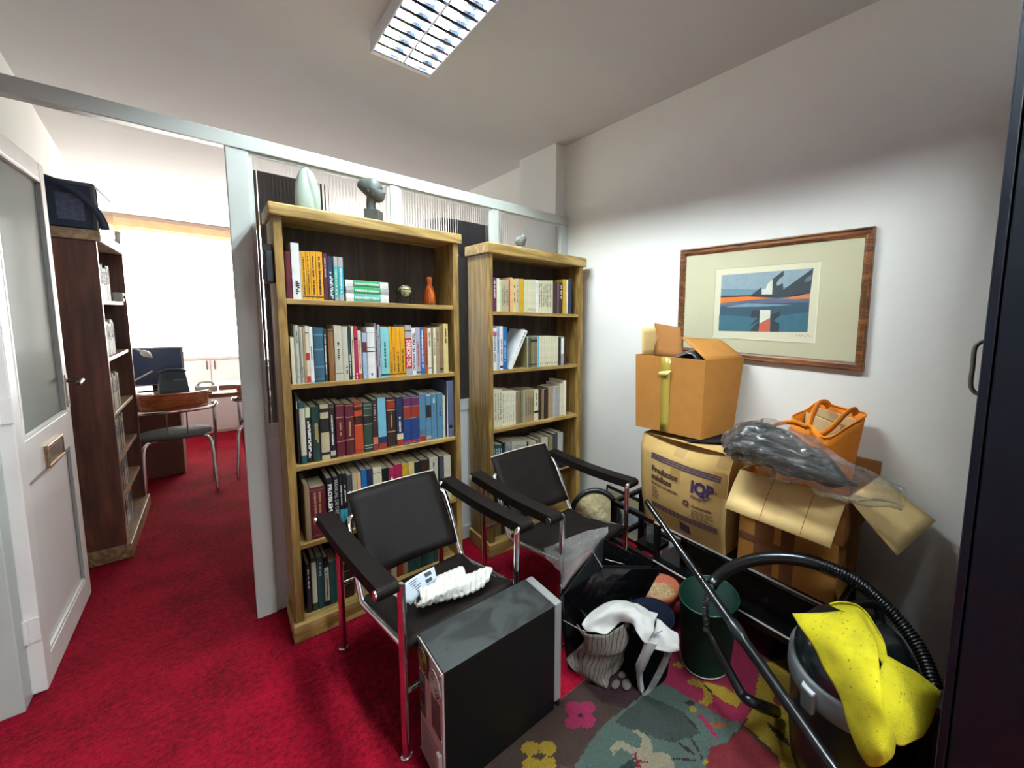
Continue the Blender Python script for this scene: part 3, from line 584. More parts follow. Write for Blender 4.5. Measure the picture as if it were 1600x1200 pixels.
n3_ = rep(55, 160, 4, 188, 'cream', 'tall cream paperback', 'T k .1 .8')+rep(162, 308, 7, 205, 'ivory', 'ivory paperback', 'T k .1 .9')+[(310, 352, 215, 'dktan', 'drab brown paperback'), (360, 382, 205, 'olive', 'olive paperback'), (383, 402, 210, 'greygreen', 'grey-green paperback')]+rep(403, 496, 4, 200, 'tan', 'worn tan paperback', 'T k .2 .8')+[(497, 542, 195, 'cream', 'cream paperback with black title', 'T k .1 .5;b k .68 .76'), (546, 572, 190, 'dkbrown', 'dark brown hardback'), (573, 601, 190, 'dktan', 'drab brown hardback'), (602, 642, 190, 'dkbrown', 'dark brown hardback'), (645, 690, 170, 'tan', 'tan paperback'), (691, 721, 165, 'silver', 'grey paperback'), (722, 762, 160, 'grey', 'dull grey paperback'), (765, 800, 130, 'cream', 'cream paperback'), (802, 832, 100, 'ivory', 'tall ivory paperback')]
rowz('narrow', 'third', .794, 2.225, 760, 580, 6.667, n3_, 1.104, 1.725, G+'third shelf of the narrow bookcase')
n4_ = rep(50, 165, 5, 765, 'dkteal', 'dark teal paperback', 'T w .1 .5')+[(178, 200, 745, 'dkgrey', 'dark grey paperback')]+rep(202, 260, 3, 740, 'grey', 'grey paperback', 'T k .1 .4')+rep(265, 420, 7, 735, 'greycream', 'grey-white paperback', 'T k .1 .4')+[(422, 438, 735, 'dkbrown', 'thin dark brown paperback')]+rep(440, 518, 4, 730, 'greycream', 'grey-white paperback', 'T k .1 .4')+[(522, 570, 715, 'dktan', 'drab hardback')]+rep(575, 640, 3, 690, 'greycream', 'grey-white paperback')+[(645, 690, 675, 'olive', 'olive paperback'), (692, 742, 650, 'dkgrey', 'dark grey hardback')]+rep(743, 798, 3, 640, 'silver', 'pale grey paperback')
rowz('narrow', 'fourth', .436, 2.225, 760, 580, 6.667, n4_, 1.104, 1.725, G+'fourth shelf of the narrow bookcase')
pv = 1.12
for i, (w_, h_, c, d_) in enumerate(((.03, .19, 'olive', 'olive paperback'), (.02, .18, 'dktan', 'drab paperback'), (.028, .2, 'dkgreen', 'dark green hardback'), (.02, .17, 'tan', 'tan paperback'), (.03, .2, 'dkbrown', 'dark brown hardback'), (.026, .19, 'olive', 'olive hardback'))):
    book(w_-.001, h_, .15, c, d_, '%s, %s from left, bottom shelf of narrow bookcase' % (d_, ordinal(i)), G+'bottom shelf of the narrow bookcase', 'T g .2 .6', (pv+w_/2, 2.24, .0855)); pv += w_

# ---------------------------------------------------------------- ornaments on the bookcases
PORC = mat('celadon_porcelain', '#97a79c', .25, coat=.3)
p = at(479, 322, Y=2.30); base = at(479, 326, Z=1.906)
vx, vy = .300, 2.30
rows = []
hh = .196; hwd = .048
for k in range(17):
    t = k/16; z = hh*t; wv = hwd*math.sqrt(max(0, 1-((z-.055)/(hh-.055))**2)) if z > .055 else hwd*(.86+.14*math.sin(PI/2*z/.055)); wv = max(wv, .0015)
    r = []
    for j in range(72):
        a = 2*PI*j/72; a0 = -PI/2-.5+.9*(1-t); dd_ = math.atan2(math.sin(a-a0), math.cos(a-a0)); g = 1-.20*math.exp(-(dd_/.16)**2)+.05*math.exp(-((dd_-.35)/.25)**2)
        r.append((wv*math.cos(a)*g*1.0, wv*.62*math.sin(a)*g, z))
    rows.append(r)
o = MB().grid(rows, PORC, close=True).prism([(x, y) for x, y, z in rows[0]], 'Z', 0, .0005, PORC).build('ornament', loc=(vx, vy, 1.9065), rot=(0, 0, .35))
tag(o, 'pale celadon egg-shaped ornament with a groove, on top of the wide bookcase', 'ornament')
# bust: child head on a square plinth, facing right and a little down
STONE = mat('dark_stone', '#474b47', .6, var=.15, vscale=50, bump=.08, bscale=150)
bu = thing('stone_bust', 'dark grey stone bust of a bald child on a square plinth, on the wide bookcase', 'sculpture', (.538, 2.262, 1.9065), math.radians(-34))
MB().box(-.030, .030, -.030, .030, 0, .058).build('plinth', STONE, bu, bevel=.002)
def head_pt(th, ph):
    # th 0 (bottom) .. pi (top), ph around, face towards +x,-y; long skull to the back
    x, y, z = math.sin(th)*math.cos(ph), math.sin(th)*math.sin(ph), -math.cos(th)
    rx = .056 if x < 0 else .042
    p = Vector((x*rx, y*.041, z*.057))
    if x < 0: p.z += .010*(-x)**1.5; p.x -= .014*(-x)**2*max(0, z+.5)
    if z < 0: p.x += .014*(-z)*(1 if x > 0 else 1.5); p.y *= 1-.18*(-z)
    f = max(0, x)
    # brow, eye hollows, nose, lips, chin
    fz = p.z
    def gsn(a, b, s): return math.exp(-((a-b)/s)**2)
    yy = p.y
    if f > .3:
        p.x += .0075*gsn(yy, 0, .0055)*gsn(fz, -.010, .011)*(1.4 if fz < -.01 else 1)
        for s in (-1, 1):
            p.x -= .0050*gsn(yy, s*.014, .0075)*gsn(fz, .002, .0055)
            p.x += .0022*gsn(yy, s*.014, .005)*gsn(fz, .001, .0028)
            p.x += .0022*gsn(yy, s*.013, .010)*gsn(fz, .011, .004)
            p.x += .0018*gsn(yy, s*.018, .009)*gsn(fz, -.016, .009)
        p.x += .0045*gsn(yy, 0, .009)*(gsn(fz, -.0268, .0026)+gsn(fz, -.0325, .0026))
        p.x -= .0020*gsn(yy, 0, .010)*gsn(fz, -.0296, .0012)
        p.x += .0045*gsn(yy, 0, .010)*gsn(fz, -.043, .006)
    return p
hm = MB(); g = []
NT, NP = 60, 80
for i in range(NT+1): g.append([head_pt(PI*i/NT, 2*PI*j/NP) for j in range(NP)])
tilt = Matrix.Rotation(math.radians(-4), 3, 'Y')
g = [[tilt @ q+Vector((.002, 0, .150)) for q in r] for r in g]
hm.grid(g, STONE, close=True)
# neck and ears
hm.tube([(-.008, 0, .056), (-.010, 0, .085), (-.004, 0, .115)], [.020, .0185, .021], STONE, n=20)
for s in (-1, 1): hm.sphere((-.006, s*.037, .143), .010, STONE, sc=(.75, .3, 1.25))
hm.build('head', STONE, bu)
# bird figure on the narrow bookcase
STONE2 = mat('grey_stone', '#6f7472', .55, var=.3, vscale=60, bump=.25, bscale=120)
bp_ = at(814, 384, Y=2.28)
bd = thing('bird_figure', 'small grey carved bird figure on a round base, on the narrow bookcase', 'sculpture', (bp_.x, 2.28, 1.8935))
MB().lathe([(.0, 0), (.030, 0), (.033, .010), (.031, .020), (.0, .022)], m=STONE2, n=24).build('base', STONE2, bd)
body = catmull([(-.022, 0, .035), (-.018, 0, .045), (0, 0, .058), (.014, 0, .078), (.016, 0, .096), (.012, 0, .108), (.020, 0, .116)], 4)
rr_ = [.010+.020*math.sin(PI*min(1, (k+2)/18)) if k < 16 else .010 for k in range(len(body))]; rr_[-1] = .003; rr_[-2] = .006; rr_[-3] = .009
MB().sphere((-.004, 0, .038), .031, STONE2, sc=(1, .85, .6)).tube(body, rr_, STONE2).build('body', STONE2, bd)
MB().sphere((-.016, -.018, .056), .022, STONE2, sc=(1, .35, .7)).sphere((-.016, .018, .056), .022, STONE2, sc=(1, .35, .7)).tube(catmull([(-.03, 0, .055), (-.026, 0, .07), (-.01, 0, .08)], 3), [.008, .009, .009, .009, .008, .006, .004], STONE2).build('wing', STONE2, bd)
# wire basket with a glass ball
bk = at(634, 473, Y=2.262); WIRE = mat('wrought_iron', '#1a1513', .5, .5)
b_ = thing('candle_basket', 'small black wrought-iron basket on the top shelf of the wide bookcase', 'basket', (bk.x, 2.262, 1.5255))
m = MB()
for s in (0, 1, 2, 3):
    a = PI/4+s*PI/2; m.tube([(.045*math.cos(a), .045*math.sin(a), 0), (.041*math.cos(a), .041*math.sin(a), .035), (.046*math.cos(a), .046*math.sin(a), .072)], .003, WIRE, n=8)
for z in (.003, .072):
    m.tube([(.0455*math.cos(PI/4+k*PI/2), .0455*math.sin(PI/4+k*PI/2), z) for k in range(4)], .0028, WIRE, n=8, closed=True)
for s in (0, 1, 2, 3):
    R_ = Matrix.Rotation(s*PI/2, 3, 'Z')
    m.tube([R_ @ Vector(q) for q in catmull([(-.026, -.033, .066), (-.010, -.033, .052), (-.018, -.033, .036), (0, -.033, .020), (.018, -.033, .036), (.010, -.033, .052), (.026, -.033, .066)], 4)], .0018, WIRE, n=6)
m.build('frame', WIRE, b_)
bb = thing('glass_ball', 'greenish glass ball with a wire arc resting in the small iron basket', 'ball', (bk.x, 2.262, 1.5885))
MB().sphere((0, 0, 0), .027, n=24).build('ball', mat('green_glass', '#b4b48c', .12, coat=1), bb)
MB().tube([(.031*math.cos(a), 0, .031*math.sin(a)) for a in np.linspace(.6, PI-.1, 14)], .0018, CHROME, n=6).build('wire_arc', parent=bb)
# turned wooden bottle
vb = at(672, 473, Y=2.25); POL = wood('polished_wood', '#7a2c10', '#a04c18', '#b8651e', 'Z', 14, .16, .6)
tag(MB().lathe([(0, 0), (.022, 0), (.027, .012), (.0295, .035), (.0265, .060), (.018, .085), (.0115, .103), (.0105, .112), (.0135, .132), (.0140, .142), (.009, .146), (0, .1465)], n=36).build('bottle', POL, loc=(vb.x, 2.25, 1.5255)), 'polished orange-brown turned wooden bottle on the top shelf of the wide bookcase', 'bottle')
# black card holder hung on the side of the wide bookcase
hd = tag(MB().box(.140, .1685, 2.20, 2.29, 1.585, 1.715, BLACKPL).build('key_holder', bevel=.006), 'black plastic holder hanging on the side of the wide bookcase', 'holder')
MB().box(.136, .140, 2.21, 2.28, 1.60, 1.66, mat('dark_grey_plastic', '#3a3a40', .3)).build('pocket', parent=hd, bevel=.002)
MB().box(.138, .1685, 2.235, 2.255, 1.715, 1.745, BLACKPL).build('hook', parent=hd, bevel=.003)
# white cable trunking between the bookcases
TR = mat('trunking_plastic', '#c9ccca', .4)
px_ = .985
c_ = tag(MB().box(px_-.011, px_+.011, 2.470, 2.4855, .0, .985, TR).build('cable_trunking', bevel=.002), 'thin white cable trunking on the partition between the two bookcases', 'cable trunking')
MB().box(px_-.02, px_+.02, 2.458, 2.4855, .985, 1.07, mat('socket_white', '#dcdedb', .4)).build('junction_box', parent=c_, bevel=.003)
MB().tube([(px_, 2.472, 1.07), (px_, 2.472, 1.8)], .004, BLACKPL).build('cable', parent=c_)

# ---------------------------------------------------------------- sling armchairs
def armchair(label, loc, rz):
    r = thing('sling_armchair', label, 'chair', loc, rz, 'black leather sling armchairs in front of the bookcases')
    hw, fy, ry, za = .214, -.335, .335, .617
    for sx in (-1, 1):
        for y in (fy, ry):
            s = 1
            lg = MB().tube([(sx*hw, y, .006), (sx*hw, y, za-.012)]+[(sx*(hw+.012-.012*math.cos(t)), y, za-.012+.012*math.sin(t)) for t in (.5, 1.0, 1.57)]+[(sx*(hw+.072), y, za)], .0125, CHROME, n=16).build('leg', parent=r)
            MB().lathe([(0, 0), (.017, 0), (.019, .003), (.017, .007), (.0125, .009)], (sx*hw, y, 0), CHROME, n=20).build('foot_cap', parent=lg)
            MB().tube([(sx*(hw+.072), y, za), (sx*(hw+.077), y, za)], .0165, CHROME, n=16).build('end_cap', parent=lg)
        # arm strap: a leather loop round the two stubs
        x0, x1 = hw+.012, hw+.070
        prof = []; R_ = .0205
        for k in range(9): a = PI/2+PI*k/8; prof.append((fy+R_*math.cos(a), za+R_*math.sin(a)))
        for k in range(1, 12): t = k/12; prof.append((fy+(ry-fy)*t, za-R_-.012*math.sin(PI*t)))
        for k in range(9): a = -PI/2+PI*k/8; prof.append((ry+R_*math.cos(a), za+R_*math.sin(a)))
        for k in range(1, 12): t = 1-k/12; prof.append((fy+(ry-fy)*t, za+R_-.012*math.sin(PI*t)))
        MB().prism(prof if sx > 0 else prof, 'X', sx*x0 if sx > 0 else -x1, sx*x1 if sx > 0 else -x0, BLACKLEATHER).build('arm_strap', parent=r, bevel=.002)
    MB().tube([(-hw, fy, .235), (hw, fy, .235)], .010, CHROME).build('stretcher', parent=r)
    MB().tube([(-hw, ry, .30), (hw, ry, .30)], .010, CHROME).build('stretcher', parent=r)
    # seat frame tubes that turn up behind the back
    for sx in (-1, 1):
        MB().tube(catmull([(sx*.203, -.31, .382), (sx*.202, -.1, .355), (sx*.202, .06, .334), (sx*.202, .105, .350), (sx*.201, .17, .47), (sx*.200, .235, .575), (sx*.190, .262, .612), (sx*.155, .272, .622)], 5), .0125, CHROME).build('frame_tube', parent=r)
    MB().tube([(-hw, -.318, .382), (hw, -.318, .382)], .012, CHROME).build('front_rail', parent=r)
    for sx in (-1, 1): MB().tube([(sx*.206, -.318, .382), (sx*.213, -.318, .382)], .018, CHROME).build('rail_end', parent=r)
    # slung seat
    rows = []
    for i in range(13):
        t = i/12; y = -.33+t*.43; z = .398-.055*t-.022*math.sin(PI*t)
        rows.append([(u*.198, y, z+.006*abs(u)**3) for u in np.linspace(-1, 1, 9)])
    rows = [[(u*.198, -.318, .365) for u in np.linspace(-1, 1, 9)], [(u*.198, -.336, .378) for u in np.linspace(-1, 1, 9)]]+rows+[[(u*.198, .112, .335) for u in np.linspace(-1, 1, 9)], [(u*.198, .10, .320) for u in np.linspace(-1, 1, 9)]]
    MB().grid(rows, BLACKLEATHER).build('seat', parent=r, solid=.006)
    MB().grid([[(u*.197, -.318+.42*t, .365-.045*t-.008*math.sin(PI*t)) for u in np.linspace(-1, 1, 5)] for t in np.linspace(0, 1, 8)], BLACKLEATHER).build('seat_underside', parent=r, solid=.004)
    # slung back
    rows = []
    for t in np.linspace(0, 1, 10):
        y = .315-.225*t; z = .700-.285*t
        rows.append([(u*.180, y+.014*(1-u*u), z) for u in np.linspace(-1, 1, 11)])
    bk_ = MB().grid(rows, BLACKLEATHER).build('backrest', parent=r, solid=.006)
    MB().tube([(p[0], p[1]-.001, p[2]+.005) for p in rows[0]], .0030, mat('piping_grey', '#c2bcae', .5), n=8).build('top_piping', parent=bk_)
    MB().grid([[(sx_*.186, .315-.225*t+.0, .700-.285*t) for t in np.linspace(0, 1, 6)] if 0 else [(sx_, .335-.225*t, .690-.27*t) for t in np.linspace(0, 1, 6)] for sx_ in (-.17, -.08, 0, .08, .17)], BLACKLEATHER).build('back_lining', parent=r, solid=.003)
    return r
armchair('nearer black leather and chrome armchair holding the white towel', (.545, 1.69, 0), math.radians(4.5))
armchair('farther black leather and chrome armchair, empty, near the right-hand wall', (1.186, 1.695, 0), math.radians(3.2))
# knitted white towel and a leaflet on the nearer seat
TOW = mat('white_knit', '#d9d8d2', .95, var=.05, vscale=90, bump=.5, bscale=260)
A_, B_ = at(652, 940, Z=.41), at(766, 900, Z=.41)
t_ = thing('knitted_towel', 'white ribbed knitted towel rolled up on the nearer armchair seat', 'towel', (A_+B_)/2)
ax = (B_-A_); L = ax.length; ang = math.atan2(ax.y, ax.x); t_.location.z = .388; t_.rotation_euler = (0, -.02, ang)
rows = []
N = 90
for i in range(N+1):
    t = i/N; x = -L/2+L*t; env = max(.12, (1-abs(2*t-1)**11))**.5*(.92+.08*math.sin(t*5)); rib = 1+.085*math.sin(t*2*PI*13)
    r_ = []
    for j in range(36):
        a = 2*PI*j/36; ry_ = .058*env*rib*(1+.12*math.sin(3*a+t*4)); rz_ = .030*env*rib
        p = Vector((x+.010*math.sin(a), ry_*math.cos(a)*.92+.012*math.sin(t*7), .031+rz_*math.sin(a)+(.004 if math.sin(a) > 0 else 0)*math.sin(4*a+t*9)))
        p += Vector((1, 1, 1))*.004*mnoise.noise(p*60); r_.append(p)
    rows.append(r_)
MB().grid(rows, TOW, close=True).build('towel', parent=t_)
rows = []
for i in range(40):
    t = i/39; x = -L/2+L*.62*t+.01; rows.append([(x, -.02+.075*v+.02*t, .030+.024*math.sin(v*2.6)*(1+.16*math.sin(t*2*PI*9))+.012) for v in np.linspace(0, 1, 9)])
MB().grid(rows, TOW).build('towel_flap', parent=t_, solid=.008)
PAP = mat('leaflet_paper', '#c6d4e2', .5)
q = [at(611, 928, Z=.46), at(642, 945, Z=.41), at(683, 905, Z=.46), at(678, 886, Z=.50)]
g = [[q[0].lerp(q[3], u).lerp(q[1].lerp(q[2], u), v)+Vector((0, 0, .010*math.sin(u*3.0))) for u in np.linspace(0, 1, 10)] for v in np.linspace(0, 1, 6)]
lf = tag(MB().grid(g, PAP).build('leaflet', solid=.0012), 'pale blue printed leaflet propped against the white towel', 'leaflet')
P_ = lambda u, v, e=.002: q[0].lerp(q[3], u).lerp(q[1].lerp(q[2], u), v)+Vector((0, 0, .010*math.sin(u*3.0)))+Vector((-.5, -.6, .6)).normalized()*e
mb = MB()
for k in range(6): mb.add([P_(.35, .15+k*.13), P_(.55-.05*(k % 3), .15+k*.13), P_(.55-.05*(k % 3), .19+k*.13), P_(.35, .19+k*.13)], [(0, 1, 2, 3)])
mb.build('printed_lines', INK['n'], lf)
mb = MB(); mb.add([P_(.72, .15), P_(.9, .15), P_(.9, .45), P_(.72, .45)], [(0, 1, 2, 3)]); mb.add([P_(.66, .6), P_(.86, .6), P_(.86, .85), P_(.66, .85)], [(0, 1, 2, 3)]); mb.build('printed_panel', mat('print_slate', '#3c4450', .6), lf)

# ---------------------------------------------------------------- computer tower
TX0, TX1, TY0, TY1, TH = .400, .826, 1.120, 1.325, .426
tw = thing('computer_tower', 'black desktop computer tower with its back turned to the doorway, beside the armchair', 'computer', ((TX0+TX1)/2, (TY0+TY1)/2, 0), 0)
ex, ey = (TX1-TX0)/2, (TY1-TY0)/2
DUST = mat('dusty_black_metal', '#050607', .45)
# dusty top: wiped patches are part of the surface dirt
dm = bpy.data.materials.new('dusty_top'); dm.use_nodes = True; nt = dm.node_tree; b = nt.nodes['Principled BSDF']
tc = nt.nodes.new('ShaderNodeTexCoord'); n = nt.nodes.new('ShaderNodeTexNoise'); n.inputs['Scale'].default_value = 9; n.inputs['Detail'].default_value = 5; n.inputs['Distortion'].default_value = .8
nt.links.new(tc.outputs['Object'], n.inputs[0]); r_ = nt.nodes.new('ShaderNodeValToRGB'); r_.color_ramp.elements[0].position = .44; r_.color_ramp.elements[1].position = .56
r_.color_ramp.elements[0].color = lin('#0b0e0d'); r_.color_ramp.elements[1].color = lin('#2c312e'); nt.links.new(n.outputs[0], r_.inputs[0]); nt.links.new(r_.outputs[0], b.inputs['Base Color']); b.inputs['Roughness'].default_value = .5
m = MB().box(-ex+.004, ex-.031, -ey, ey, .004, TH-.0015, DUST)
m.build('case', parent=tw, bevel=.002)
MB().box(-ex+.002, ex-.031, -ey-.0005, ey+.0005, TH-.0015, TH, dm).build('top_panel', parent=tw, bevel=.0004)
SILV = mat('silver_plastic', '#9a9c9c', .35, .3)
MB().box(ex-.030, ex, -ey-.001, ey+.001, .03, TH+.002, SILV).box(ex-.018, ex-.003, -ey, ey, .0, .03, BLACKPL).build('front_bezel', parent=tw, bevel=.007, seg=4)
STEEL = mat('galvanised_steel', '#b4a9a6', .45, .35, var=.15, vscale=25)
rp = MB().box(-ex-.002, -ex+.004, -ey+.004, ey-.004, .008, TH-.006, STEEL).build('rear_plate', parent=tw, bevel=.001)
DK = mat('dark_vent', '#0a0a0b', .6)
MB().box(-ex-.0045, -ex-.002, ey-.098, ey-.006, TH-.098, TH-.012, DK).build('power_supply', parent=rp)
# fan grille
fz, fyc = TH-.072, -ey+.055
mb = MB()
mb.prism([(fyc+.043*math.cos(a), fz+.043*math.sin(a)) for a in np.linspace(0, 2*PI, 40)[:-1]], 'X', -ex-.0030, -ex-.002, DK)
mb.build('fan_opening', parent=rp)
mb = MB()
for rr2 in (.043, .033, .023, .012): mb.tube([(-ex-.0045, fyc+rr2*math.cos(a), fz+rr2*math.sin(a)) for a in np.linspace(0, 2*PI, 33)[:-1]], .0021, STEEL, n=6, closed=True)
for a in np.linspace(0, PI, 5)[:-1]: mb.tube([(-ex-.0045, fyc+.044*math.cos(a), fz+.044*math.sin(a)), (-ex-.0045, fyc-.044*math.cos(a), fz-.044*math.sin(a))], .0014, STEEL, n=6)
mb.build('fan_grille', parent=rp)
mb = MB()
for rr2 in (.036, .026, .016, .007): mb.tube([(-ex-.0055, ey-.05+rr2*math.cos(a), TH-.055+rr2*math.sin(a)) for a in np.linspace(0, 2*PI, 33)[:-1]], .0014, mat('brass_wire', '#9c8a48', .35, .8), n=6, closed=True)
mb.build('fan_grille', parent=rp)
pp = MB().box(-ex-.0040, -ex-.002, ey-.055, ey-.012, .165, TH-.115, mat('port_plate', '#5c5452', .4, .6)).build('port_panel', parent=rp)
for k, (c, hgt) in enumerate((('#2a2f6a', .012), ('#2f6a4a', .012), ('#1a1a1c', .016), ('#1a1a1c', .03), ('#5a2a4a', .03), ('#1a1a1c', .014), ('#3a7a9a', .01))):
    MB().box(-ex-.0055, -ex-.004, ey-.048, ey-.02, .172+k*.019, .172+k*.019+min(.014, hgt), mat('port_%s' % c[1:], c, .5)).build('port', parent=pp)
mb = MB()
for i in range(12):
    for j in range(14): mb.box(-ex-.0025, -ex-.0019, -ey+.022+i*.0062, -ey+.0265+i*.0062, .185+j*.0085, .1905+j*.0085)
mb.build('vent_perforations', DK, rp)
for k in range(6): MB().box(-ex-.0038, -ex-.002, -ey+.03, ey-.02, .03+k*.020, .043+k*.020, mat('slot_cover', '#a09694', .4, .75)).build('slot_cover', parent=rp, bevel=.0008)
MB().box(-ex-.014, -ex-.002, -ey+.012, -ey+.034, .02, .15, STEEL).build('slot_bracket', parent=rp, bevel=.002)
for y, z in ((ey-.004, TH-.004), (-ey+.008, TH-.01), (-ey+.008, .2), (ey-.006, .02)): MB().lathe([(0, 0), (.004, 0), (.004, .004), (0, .005)], (0, 0, 0), CHROME, n=12).build('screw', parent=rp, rot=(0, -PI/2, 0), loc=(-ex-.002, y, z))

# ---------------------------------------------------------------- low black table with its load
TBZ = .42
tb = thing('low_table', 'low black metal table with a glossy top and lower shelf along the right-hand wall', 'table', (1.68, .99, 0), math.radians(0))
SLEEK = mat('glossy_black', '#0c0d0e', .12, coat=.4); SQ = mat('black_steel', '#1a1b1c', .3, .6)
x0, x1, y0, y1 = -.15, .122, -.62, .62
MB().box(x0, x1-.0, y0, .28, TBZ-.022, TBZ, SLEEK).build('table_top', parent=tb, bevel=.003)
fr = MB()
for x in (x0, x1-.025):
    fr.box(x, x+.025, .28, y1, TBZ-.025, TBZ).box(x, x+.025, y0, y1, .170, .195)
fr.box(x0, x1, y1-.025, y1, TBZ-.025, TBZ).box(x0, x1, y1-.025, y1, .17, .195).box(x0, x1, y0, y0+.025, .17, .195)
fr.build('frame', SQ, tb, bevel=.002)
for x, y in ((x0, y0), (x1-.028, y0), (x0, y1-.028), (x1-.028, y1-.028)): MB().box(x, x+.028, y, y+.028, .0095 if y < 0 else .0005, TBZ-.022).build('leg', SQ, tb, bevel=.002)
for x in (x0, x1-.028): MB().box(x, x+.028, .255, .283, .0005, TBZ-.022).build('leg', SQ, tb, bevel=.002)
MB().box(x0+.004, x1-.004, y0+.004, .28, .195, .208, SLEEK).build('lower_shelf', parent=tb, bevel=.002)
MB().box(x0-.004, x0, y0, .28, TBZ-.008, TBZ-.001, mat('aluminium_strip', '#d6d6d6', .4, .4)).build('chrome_edge', parent=tb)
MB().box(x0-.004, x0, y0, .28, .200, .206, mat('aluminium_strip', '#d6d6d6')).build('chrome_edge', parent=tb)

KR = lambda n_, c, v=.06: mat(n_, c, .85, var=v, vscale=18, bump=.06, bscale=160)
C1, C2, C3, C4 = KR('kraft_orange', '#a5702f'), KR('kraft_pale', '#b4955a'), KR('kraft_brown', '#8a5a28'), KR('kraft_inside', '#cbb078')
TAPE = mat('packing_tape', '#a8943e', .25, coat=.3); BTAPE = mat('brown_tape', '#6a3c18', .3, coat=.3)
def face_box(m, P, th, mt, mi=None):
    pass
def open_carton(name, label, bot, top, mt, inner, th=.005, group=None, cat='box', floor=True):
    """four walls and a bottom between two quads of world points, corner 0 nearest left, going anticlockwise from above"""
    c = sum((Vector(p) for p in bot), Vector())/4; r = thing(name, label, cat, c, 0, group)
    bt = [Vector(p)-c for p in bot]; tp = [Vector(p)-c for p in top]; cb = sum(bt, Vector())/4; ct = sum(tp, Vector())/4
    def inset(P, cc): return [p+(cc-p).normalized()*th*1.45 for p in P]
    bi, ti = inset(bt, cb), inset(tp, ct)
    m = MB()
    for k in range(4):
        j = (k+1) % 4
        m.hexa([bt[k], bt[j], bi[j], bi[k], tp[k], tp[j], ti[j], ti[k]], mt)
    if floor: up = Vector((0, 0, th)); m.hexa([bt[0], bt[1], bt[2], bt[3], bt[0]+up, bt[1]+up, bt[2]+up, bt[3]+up], mt)
    m.build('carton_walls', parent=r, bevel=.0012)
    return r, tp, bt
def flap(parent, a, b, c, d, mt, th=.004, crease=0, name='flap'):
    """a,b hinge; c,d outer corners (parent frame)"""
    g = [[Vector(a).lerp(Vector(b), u).lerp(Vector(d).lerp(Vector(c), u), v)+Vector((0, 0, crease*math.sin(PI*v))) for u in np.linspace(0, 1, 8)] for v in np.linspace(0, 1, 6)]
    return MB().grid(g, mt).build(name, parent=parent, solid=th)
# medicine carton, sagging under the one above
bl_ = [Vector((1.535, 1.335, TBZ+.001)), Vector((1.535, .845, TBZ+.001)), Vector((1.80, .845, TBZ+.001)), Vector((1.80, 1.335, TBZ+.001))]
zt = .905
tl_ = [Vector((1.475, 1.345, .893)), Vector((1.475, .815, .900)), Vector((1.80, .835, .905)), Vector((1.80, 1.345, .900))]
mc = thing('medicine_carton', 'sagging cardboard carton printed Productos médicos IQP, on the low table under the smaller box', 'box', (1.64, 1.09, TBZ))
o0 = Vector(mc.location)
def mcf(u, v):   # front face: u 0..1 left (far) to right (near), v 0..1 upwards; bulges outwards
    a = bl_[0].lerp(bl_[1], u); t = tl_[0].lerp(tl_[1], u); p = a.lerp(t, v)
    bul = .030*math.sin(PI*min(1, v*1.12))*(.35+.65*math.sin(PI*u)) + .030*(1-abs(2*v-.55))*.3
    p.x -= bul; p.z += .012*math.sin(PI*u)*(-1)*v
    p.x += .075*max(0, v-.86)/.14*(.4+.6*math.sin(PI*min(1, max(0, u))))
    return p
g = [[mcf(u, v)-o0 for u in np.linspace(0, 1, 21)] for v in np.linspace(0, 1, 21)]
m = MB().grid(g, C2)
L_ = [r[0] for r in g]; Rr = [r[-1] for r in g]
m.grid([[p.lerp(Vector((1.80, 1.34, p.z+o0.z))-o0, s) for p in L_] for s in np.linspace(0, 1, 5)], C2, False)
m.grid([[p.lerp(Vector((1.80, .84, p.z+o0.z))-o0, s) for p in Rr] for s in np.linspace(0, 1, 5)], C2, False)
m.add([Vector((1.80, 1.34, TBZ))-o0, Vector((1.80, .84, TBZ))-o0, Vector((1.80, .84, .9))-o0, Vector((1.80, 1.34, .9))-o0], [(0, 1, 2, 3)], C2)
m.add([g[-1][0], g[-1][-1], Vector((1.80, .84, .9))-o0, Vector((1.80, 1.34, .9))-o0], [(0, 1, 2, 3)], C2)
m.add([bl_[0]-o0, bl_[1]-o0, bl_[2]-o0, bl_[3]-o0], [(3, 2, 1, 0)], C2)
m.build('carton_body', parent=mc, merge=True)
def on_front(quad_uv, name, mt, e=.0012, nu=14, nv=2):
    (u0, v0), (u1, v1), (u2, v2), (u3, v3) = quad_uv
    gg = [[mcf((u0*(1-s)+u1*s)*(1-t)+(u3*(1-s)+u2*s)*t, (v0*(1-s)+v1*s)*(1-t)+(v3*(1-s)+v2*s)*t)-o0-Vector((e, 0, 0)) for s in np.linspace(0, 1, nu)] for t in np.linspace(0, 1, nv)]
    return MB().grid(gg, mt).build(name, parent=mc)
PUR = mat('purple_print', '#4c3d4c', .7); PURD = mat('dark_purple_print', '#382850', .7); BRN = mat('dark_brown_print', '#4a3228', .7)
def band(v0, v1, w_):
    for k in range(3):
        a = v0-(w_+.006)*k; b_ = v1-(w_+.006)*k
        q_ = [(.15, a-w_), (.93, b_-w_), (.93, b_), (.15, a)]
        on_front(q_, 'printed_stripe', PUR, .0014)
band(.835, .80, .017); band(.28, .27, .017)
for (u0, u1) in ((.40, .52), (.86, .99)): on_front([(u0, .60), (u1, .60), (u1, .995), (u0, .995)], 'paper_tape', mat('paper_tape', '#a08048', .5), .0009, 4, 8)
